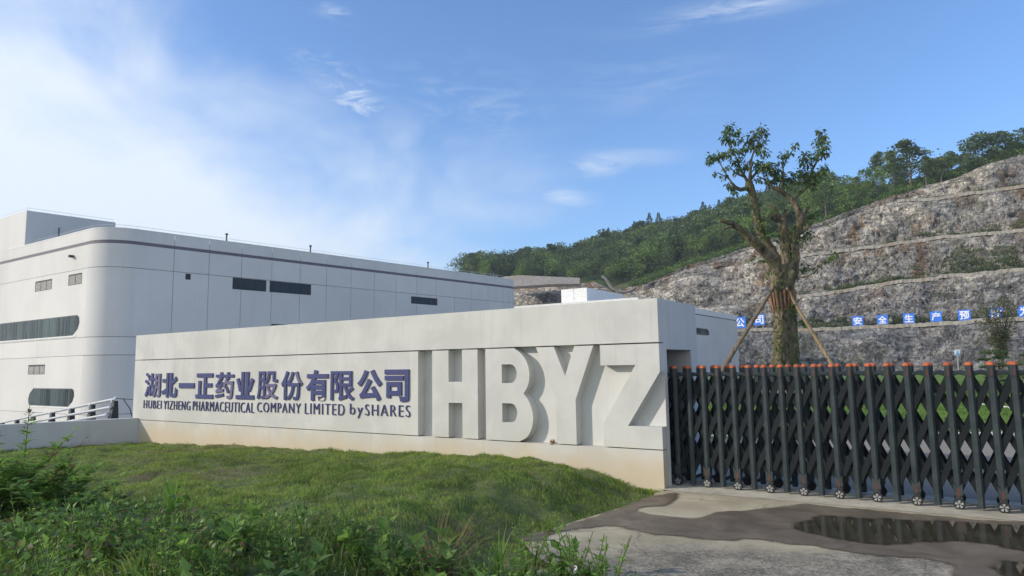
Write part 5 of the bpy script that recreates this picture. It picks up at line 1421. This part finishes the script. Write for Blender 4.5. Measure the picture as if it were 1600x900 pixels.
mb = MB(); mb.tube([T(1206, 452, -.5), T(1208, 443, -.5)], .06, 8); tag(mb.build('pole_stub', M['pole_l']), 'short sawn pole end tied at the top of the slat collar', 'pole stub')
# earth and stones at the tree foot
tb = T(1228, 604)
def mound(x, y): return .33 + .38 * np.exp(-((x - tb[0]) ** 2 / 5 + (y - tb[1]) ** 2 / 3.)) - .25 * sstep(2.0, 3.6, np.hypot((x - tb[0]) / 1.6, y - tb[1])) + (fbm(x * 2, y * 2) - .5) * .12
tag(grid_obj('planting_mound', np.arange(tb[0] - 5.5, tb[0] + 5.6, .2), np.arange(tb[1] - 3.4, tb[1] + 3.4, .2), mound, M['earth'], lambda x, y: np.hypot((x - tb[0]) / 1.6, y - tb[1]) < 3.3), kind='structure')
stones = MB()
rs = random.Random(3)
def stone_mesh(seed):
    bm = bmesh.new(); bmesh.ops.create_icosphere(bm, subdivisions=2, radius=1.); r = random.Random(seed); o_ = [r.uniform(0, 50) for _ in range(3)]
    for v in bm.verts:
        f_ = .7 + .6 * float(fbm(v.co.x * 1.1 + o_[0], v.co.y * 1.1 + o_[1], v.co.z * 1.1 + o_[2], 3)); v.co = v.co * f_; v.co.z *= .65
    me = bpy.data.meshes.new('stone'); bm.to_mesh(me); bm.free(); me.materials.append(M['stone']); return me
M['stone'] = groundm('stone', (.20, .18, .15), (.36, .32, .27), (.30, .22, .15), 4, .05, .8)
SM = [stone_mesh(i) for i in range(4)]
for k in range(26):
    an = rs.uniform(math.pi, 2 * math.pi); rr = rs.uniform(2.0, 3.0); x = tb[0] + math.cos(an) * rr * 1.5; y = tb[1] + math.sin(an) * rr * .9
    o = bpy.data.objects.new('stone', SM[k % 4]); COL.objects.link(o); o.location = (x, y, float(mound(x, y)) + .02); s_ = rs.uniform(.08, .22); o.scale = (s_ * 1.3, s_, s_); o.rotation_euler = (0, 0, rs.uniform(0, 6))
    tag(o, 'rough brownish field stone edging the bed of the pruned tree', 'stone', 'stones round the tree bed')

# ------------------------------------------------------------------ slender garden tree + cloud pines at the right
gt = empty('garden_tree', tuple(atY(1566, 596, 42)), label='slender vase-shaped young tree with thin dull foliage in front of the cliff, right', cat='tree')
GP = 42 / FPX
def G_(x, y, dy=0.): return atY(x, y, 42 + dy)
r8 = random.Random(8)
tips = []
base = G_(1566, 594)
for k in range(14):
    tx = 1530 + 56 * (k / 13) + r8.uniform(-3, 3); ty = 462 + r8.uniform(-4, 34) + abs(tx - 1558) * .35; dy = r8.uniform(-.9, .9)
    mid = (1563 + (tx - 1560) * .45, (ty + 560) / 2, dy * .6)
    C = smooth_curve([(*base, .055), (*G_(1565 + (k - 6) * .5, 560), .05), (*G_(*mid), .028), (*G_(tx, ty, dy), .01)], 4)
    MB().tube([c[:3] for c in C], [c[3] for c in C], 6).build('branch', M['bark_far'], gt, True)
    for q in range(5):
        f_ = .45 + .55 * q / 4; tips.append((C[int(f_ * (len(C) - 1))][:3], 7 + r8.uniform(-2, 3)))
P = []; D_ = []
for c, R_ in tips:
    n = 62; v = rng.normal(size=(n, 3)) * .55; P.append(np.array(c) + v * R_ * GP * .8); D_.append(v + np.array([0, 0, .3]))
P = np.concatenate(P); D_ = np.concatenate(D_); L = rng.uniform(.08, .15, len(P)); V, Fq = leaf_arrays(P, D_, rdir(len(P), .5), L, L * .5)
M['leaf_thin'] = leafm('thin_leaves', (.07, .09, .04), (.14, .15, .07), .3, c2=(.18, .12, .07))
o = link_mesh('foliage', np_mesh('foliage', V, Fq), M['leaf_thin'], gt); o['kind'] = 'stuff'
def cloud_pine(px, yb, D_, pads, label):
    e = empty('cloud_pine', tuple(atY(px, yb, D_)), label=label, cat='shrub', group='cloud-pruned pines behind the gate')
    top = min(p[1] for p in pads)
    MB().tube([atY(px, yb + 4, D_), atY(px + 2, (yb + top) / 2, D_), atY(px - 1, top + 2, D_)], [.07, .05, .03], 7).build('trunk', M['bark_far'], e)
    for (x, y, rx, ry) in pads:
        n = 420; dyy = random.uniform(-.4, .4); c = atY(x, y, D_ + dyy); g_ = D_ / FPX
        MB().tube([atY(px, y + 6, D_), c], [.03, .015], 5).build('bough', M['bark_far'], e)
        v = rng.normal(size=(n, 3)); v /= np.linalg.norm(v, axis=1)[:, None]; v *= rng.random((n, 1)) ** .4; v[:, 2] = np.where(v[:, 2] < 0, v[:, 2] * .35, v[:, 2])
        Pq = c + v * np.array([rx * g_, rx * g_ * .8, ry * g_]); V, Fq = leaf_arrays(Pq, v + np.array([0, 0, .7]), rdir(n, .2), .085, .03)
        o = link_mesh('needle_pad', np_mesh('needle_pad', V, Fq), M['pine'], e); o['kind'] = 'stuff'
cloud_pine(1560, 606, 33, [(1552, 552, 19, 6), (1562, 560, 14, 3), (1543, 574, 12, 6), (1570, 572, 16, 5), (1556, 590, 17, 5), (1575, 596, 14, 4), (1538, 563, 9, 2.5)], 'flat-layered cloud-pruned pine below the slender garden tree')
cloud_pine(1600, 608, 34, [(1599, 570, 15, 6), (1606, 556, 12, 4), (1590, 586, 13, 5), (1612, 590, 14, 5)], 'second cloud-pruned pine cut by the right edge of view')

# ------------------------------------------------------------------ grass and weeds
def in_bank(x, y):
    s, q = sq(x, y); sl_ = (x - L0[0]) * nL[0] + (y - L0[1]) * nL[1]
    return (x < edgex(y) - .02) & (q > .02) & (sl_ > .03) & (s < LEN + 3)
def grass(n, xr, yr, hf, test, hmin, hmax, name, mat, label, wid=.006, dens=None, lean=.5):
    X = rng.uniform(*xr, n); Y = rng.uniform(*yr, n); ok = test(X, Y)
    if dens is not None: ok &= rng.random(n) < dens(X, Y)
    X, Y = X[ok], Y[ok]; n = len(X); Z = hf(X, Y) - .004
    tuft = fbm(X * 2.6, Y * 2.6, 4., 3); H = rng.uniform(hmin, hmax, n) * (.25 + 2.2 * np.clip(tuft - .12, 0, 1) ** 1.3)
    an = rng.uniform(0, 2 * np.pi, n); flow = fbm(X * .8, Y * .8, 8.) * 9; le = lean * rng.uniform(.3, 1.3, n)
    lx = (np.cos(flow) * .6 + np.cos(an) * .8) * le * H; ly = (np.sin(flow) * .6 + np.sin(an) * .8) * le * H
    w = wid * rng.uniform(.7, 1.4, n); a2 = rng.uniform(0, np.pi, n); wx, wy = np.cos(a2) * w, np.sin(a2) * w
    b0 = np.stack([X - wx, Y - wy, Z], 1); b1 = np.stack([X + wx, Y + wy, Z], 1)
    m1 = np.stack([X + lx * .45 + wx * .7, Y + ly * .45 + wy * .7, Z + H * .62], 1); m0 = np.stack([X + lx * .45 - wx * .7, Y + ly * .45 - wy * .7, Z + H * .62], 1)
    tp_ = np.stack([X + lx * 1.15, Y + ly * 1.15, Z + H * .95], 1)
    V = np.stack([b0, b1, m1, m0, tp_], 1).reshape(-1, 3); b = np.arange(n)[:, None] * 5
    F3 = np.concatenate([b + np.array([[0, 1, 2]]), b + np.array([[0, 2, 3]]), b + np.array([[3, 2, 4]])], 0)
    return tag(link_mesh(name, np_mesh(name, V, F3), mat), label=label, cat='grass', kind='stuff')
def ddens(x, y): 
    bald = sstep(.30, .42, fbm(x * 1.3, y * 1.3, 20., 3)); return np.clip(9.5 / np.maximum(np.hypot(x, y), 5.), 0, 1) ** 1.1 * (.25 + .75 * bald)
grass(560000, (-14.5, 2.1), (3.2, 18.2), bank_h, in_bank, .028, .062, 'lawn_grass', M['blade'], 'mown green grass on the bank in front of the sign wall', .0042, ddens, .8)
grass(110000, (2.0, 30), (yk + .25, 36), lawn2, lambda x, y: (x > 1.7) & (y > yk + .3) & (x < y * 1.0 + 2), .04, .07, 'inner_lawn_grass', M['blade_in'] if 'blade_in' in M else leafm('inner_grass_blades', (.10, .19, .03), (.18, .29, .05), .3, .6), 'short bright grass of the lawn behind the gate', .012, None, .6)

# weeds zone
def weed_zone(x, y):
    lim = np.interp(x, [-9, -6.5, -5.0, -4, -3, -1.5, -.6, .2, .7], [10.5, 9.6, 7.9, 6.5, 6.3, 6.15, 5.9, 5.9, 5.7])
    return (y < lim + (fbm(x * 1.2, y * 1.2) - .5) * 1.2) & (x < edgex(y) + .02)
# low broad-leaved creeper, uncountable
n = 26000
X = rng.uniform(-9, .9, n); Y = rng.uniform(2.3, 10.2, n); ok = weed_zone(X, Y); X, Y = X[ok], Y[ok]; n = len(X)
left = sstep(-.5, -3.2, X)
Hh = (.05 + .30 * fbm(X * .9, Y * .9, 2.)) * rng.random(n) ** .45 * (.65 + .45 * left)
Pv = np.stack([X, Y, bank_h(X, Y) + Hh], 1); Dv = rdir(n, .15); L = rng.uniform(.035, .085, n) * (.8 + .4 * left)
V, Fq = leaf_arrays(Pv, Dv, rdir(n, 1.6), L, L * rng.uniform(.45, .8, n))
tag(link_mesh('creeper', np_mesh('creeper', V, Fq), M['leaf_vine']), label='tangle of low broad-leaved creepers in the left foreground', cat='ground cover', kind='stuff')
grass(52000, (-8.5, .8), (2.3, 9.8), bank_h, weed_zone, .07, .22, 'rough_grass', M['blade'], 'rough unmown grass among the foreground weeds', .0045, None, .6)
tag(grid_obj('weed_bed', np.arange(-9, 1.4, .2), np.arange(1.0, 2.2, .2), lambda x, y: bank_h(x, y), M['soil_weed']), kind='structure')

def weed_mesh(seed, H=.42, nleaf=90, L0_=.075, W=.22, stems=3, spread=.12, droop=-.1, top_small=True):
    r = np.random.default_rng(seed); P = []; D_ = []; Ls = []; mb = MB()
    for s in range(stems):
        an = r.uniform(0, 6.28); h = H * r.uniform(.6, 1.05); bx, by = math.cos(an) * spread, math.sin(an) * spread
        pts = [(bx * .15, by * .15, -.03), (bx * .5, by * .5, h * .45), (bx * 1.1, by * 1.1, h)]
        C = smooth_curve(pts, 4); mb.tube(C, list(np.linspace(.005, .0022, len(C))), 5)
        m_ = nleaf // stems
        for k in range(m_):
            t = .12 + .88 * (k / m_); c = np.array(C[min(int(t * (len(C) - 1)), len(C) - 1)]); a_ = k * 2.4 + r.uniform(-.4, .4)
            d_ = np.array([math.cos(a_), math.sin(a_), .55 + droop + .7 * (t > .85)]) + r.normal(size=3) * .15
            P.append(c + r.normal(size=3) * .004); D_.append(d_); Ls.append(L0_ * (1.15 - .7 * t if top_small else 1) * r.uniform(.7, 1.2))
    Ls = np.array(Ls); V, Fq = leaf_arrays(np.array(P), np.array(D_), np.tile([0, 0, 1.], (len(P), 1)) + r.normal(size=(len(P), 3)) * .3, Ls, Ls * W * 2)
    return np_mesh('foliage', V, Fq), mb.mesh('stem')
def clump_mesh(seed, n=60, H=.45, w=.006, sp=.05, bend=.5):
    r = np.random.default_rng(seed); V = []; Fq = []; o_ = 0
    for k in range(n):
        an = r.uniform(0, 6.28); h = H * r.uniform(.5, 1.1); b = bend * r.uniform(.2, 1.2); x0, y0 = math.cos(an) * sp * r.random(), math.sin(an) * sp * r.random(); px_, py_ = -math.sin(an), math.cos(an)
        for j in range(5):
            t = j / 4; R_ = b * h * t * t; ww = w * (1 - t ** 2 * .95)
            c = (x0 + math.cos(an) * R_, y0 + math.sin(an) * R_, h * (t - .35 * b * t * t)); V += [(c[0] - px_ * ww, c[1] - py_ * ww, c[2]), (c[0] + px_ * ww, c[1] + py_ * ww, c[2])]
            if j: Fq.append((o_ + 2 * j - 2, o_ + 2 * j - 1, o_ + 2 * j + 1, o_ + 2 * j))
        o_ += 10
    return np_mesh('blades', np.array(V), np.array(Fq))
WK = []
for i in range(5):
    f_, s_ = weed_mesh(40 + i, .42, 110, .07, .15, 4); f_.materials.append(M['leaf_weed2' if i % 2 else 'leaf_weed']); s_.materials.append(M['stem']); WK.append((f_, s_))
WB = []
for i in range(3):
    f_, s_ = weed_mesh(60 + i, .30, 46, .10, .30, 3, .14, 0., False); f_.materials.append(M['leaf_vine' if i else 'leaf_weed']); s_.materials.append(M['stem']); WB.append((f_, s_))
def put(name, parts, loc, sc, label, cat, group=None):
    e = empty(name, loc, label=label, cat=cat, group=group); e.scale = (sc, sc, sc); e.rotation_euler = (random.uniform(-.12, .12), random.uniform(-.12, .12), random.uniform(0, 6.28))
    for nm, me in parts:
        o = bpy.data.objects.new(nm, me); COL.objects.link(o); o.parent = e
    return e
def bz(x, y): return float(bank_h(np.array([x]), np.array([y]))[0])
def zone(x, y):
    px = 800 + FPX * x / y
    col_ = ('below the tall stalk' if px < 180 else 'left of the tall bright grass clump' if px < 268 else 'just right of the bright grass clump' if px < 480 else 'below the dry brown clump' if px < 720 else 'beside the drive')
    return ('%s, front rows' if y < 5.0 else '%s, back row against the lawn' if y > 5.9 else '%s, middle rows') % col_
rw = random.Random(21); k = 0
while k < 230:
    x = rw.uniform(-6.5, .75); y = rw.uniform(3.2, 8.5)
    if not weed_zone(np.array([x]), np.array([y]))[0]: continue
    sc = rw.uniform(.85, 1.45) * (1.0 if y < 5.8 else .8)
    if rw.random() < .68: f_, s_ = rw.choice(WK); put('leafy_weed', [('foliage', f_), ('stem', s_)], (x, y, bz(x, y)), sc, 'feathery green weed ' + zone(x, y), 'weed', 'feathery weeds ' + zone(x, y))
    else: f_, s_ = rw.choice(WB); put('broadleaf_weed', [('foliage', f_), ('stem', s_)], (x, y, bz(x, y)), sc, 'broad-leaved green weed ' + zone(x, y), 'weed', 'broad-leaved weeds ' + zone(x, y))
    k += 1
for k in range(16):
    y = 4.2 + 3.2 * k / 15; x = float(edgex(y)) - rw.uniform(.02, .22); f_, s_ = rw.choice(WK)
    put('leafy_weed', [('foliage', f_), ('stem', s_)], (x, y, bz(x, y)), rw.uniform(.5, .95), 'feathery green weed on the very edge of the drive', 'weed', 'weeds fringing the drive')
# singled-out plants
def at_img(px, yb, z=.05): q = onz(px, yb, z); return (float(q[0]), float(q[1]), bz(q[0], q[1]))
cm = clump_mesh(1, 26, .50, .011, .06, .5); cm.materials.append(M['blade_long'])
put('grass_clump', [('blades', cm)], at_img(268, 842), 1., 'tall bright yellow-green grass clump in the foreground left of centre', 'grass clump')
cm = clump_mesh(2, 16, .34, .008, .05, .5); cm.materials.append(M['blade_long'])
put('grass_clump', [('blades', cm)], at_img(780, 872), 1.1, 'small upright grass tuft near the end of the weeds by the drive', 'grass clump')
cm = clump_mesh(3, 150, .50, .0035, .08, 1.1); cm.materials.append(M['dry'])
e = put('dry_grass', [('blades', cm)], at_img(700, 900, .1), 1.15, 'fallen brown dry grass clump in the foreground centre', 'dry grass'); e.rotation_euler = (.35, -.55, 0)
f_, s_ = weed_mesh(91, .36, 170, .085, .20, 4, .10); f_.materials.append(M['leaf_weed2']); s_.materials.append(M['stem'])
put('leafy_weed', [('foliage', f_), ('stem', s_)], at_img(926, 925, GZ), 1.25, 'bright upright weed standing out against the drive, rightmost of all', 'weed')
f_, s_ = weed_mesh(92, .42, 220, .06, .14, 3, .08); f_.materials.append(M['leaf_weed']); s_.materials.append(M['stem'])
put('leafy_weed', [('foliage', f_), ('stem', s_)], at_img(868, 905, GZ), 1.1, 'fine-leaved weed at the drive edge, second from the right', 'weed')
put('leafy_weed', [('foliage', f_), ('stem', s_)], at_img(815, 905, GZ), 1.3, 'tall fine-leaved weed where the lawn meets the drive', 'weed')
# tall shrubs at the far left
def shrub(px, pyb, zb, nst, hmain, hr, spr, seed, label):
    random.seed(seed)
    sh = empty('tall_shrub', at_img(px, pyb, zb), label=label, cat='shrub')
    bx, by, bz_ = sh.location
    P = []; D_ = []; Ls = []; P2r = []; D2 = []
    stm = MB()
    for k in range(nst):
        an = random.uniform(0, 6.28); h = random.uniform(*hr) if k else hmain; sp = random.uniform(.2, spr) if k else .06
        C = smooth_curve([(bx, by, bz_ - .02), (bx + math.cos(an) * sp * .5, by + math.sin(an) * sp * .4, bz_ + h * .55), (bx + math.cos(an) * sp, by + math.sin(an) * sp * .8, bz_ + h)], 5)
        stm.tube(C, list(np.linspace(.009, .003, len(C))), 5)
        for j in range(80):
            t = j / 79; c = np.array(C[int((.2 + .8 * t) * (len(C) - 1))]); a_ = j * 2.4; d_ = np.array([math.cos(a_), math.sin(a_), .35]) + rng.normal(size=3) * .2
            (P2r if (t > .85 and k % 3 == 0) else P).append(c + rng.normal(size=3) * .015); (D2 if (t > .85 and k % 3 == 0) else D_).append(d_)
    stm.build('stem', M['stem'], sh)
    L = rng.uniform(.07, .15, len(P)); V, Fq = leaf_arrays(np.array(P), np.array(D_), np.tile([0, 0, 1.], (len(P), 1)), L, L * .42); o = link_mesh('foliage', np_mesh('foliage', V, Fq), M['leaf_weed'], sh); o['kind'] = 'stuff'
    L = rng.uniform(.05, .10, len(P2r)); V, Fq = leaf_arrays(np.array(P2r), np.array(D2), np.tile([0, 0, 1.], (len(P2r), 1)), L, L * .42); o = link_mesh('tip_leaves', np_mesh('tip_leaves', V, Fq), M['leaf_red'], sh); o['kind'] = 'stuff'
shrub(28, 830, .05, 18, 1.18, (.3, .85), 1.0, 3, 'tall leafy stalk with reddish tips at the left edge of the photo')
shrub(-25, 850, .05, 20, .98, (.45, .95), .8, 4, 'dense leafy bush cut by the left edge beside the tall stalk')
shrub(88, 845, .05, 16, .52, (.25, .6), .8, 5, 'low leafy bush right of the tall stalk, in front of the lawn')

# bindweed flower
fl = empty('bindweed_flower', tuple(onz(895, 889, .12)), label='pale lilac bindweed flower at the edge of the drive among the weeds', cat='flower')
c = np.array(fl.location); mb = MB(); ax = vnorm(cC - c + np.array([0, 0, .6])); a1v = vnorm(np.cross(ax, [0, 0, 1])); a2v = np.cross(ax, a1v)
n = 15
for j in range(n):
    a_, b_ = 2 * math.pi * j / n, 2 * math.pi * (j + 1) / n
    def rp(t, r_, z_): return c + (a1v * math.cos(t) + a2v * math.sin(t)) * r_ * (1 + .07 * math.cos(5 * t)) + ax * z_
    mb.poly([rp(a_, .006, -.03), rp(b_, .006, -.03), rp(b_, .016, 0), rp(a_, .016, 0)]); mb.poly([rp(a_, .016, 0), rp(b_, .016, 0), rp(b_, .036, .012), rp(a_, .036, .012)])
mb.build('petals', M['petal'], fl, True)
mb = MB(); mb.tube([c - ax * .03, c - ax * .05 + np.array([0, 0, -.05]), c + np.array([.01, .02, -.16])], .0025, 5); mb.build('stalk', M['stem'], fl)

# ------------------------------------------------------------------ light morning haze
mt, t = newmat('haze')
vol = t.n('ShaderNodeVolumePrincipled'); vol.inputs['Color'].default_value = (.86, .92, 1., 1); vol.inputs['Density'].default_value = .00045; vol.inputs['Anisotropy'].default_value = .2
om = t.n('ShaderNodeOutputMaterial'); t.t.links.new(vol.outputs[0], om.inputs['Volume'])
hb = MB(); xybox(hb, -950, 950, -550, 950, -12, 130); tag(hb.build('haze', mt), kind='stuff', label='thin morning haze', cat='haze')
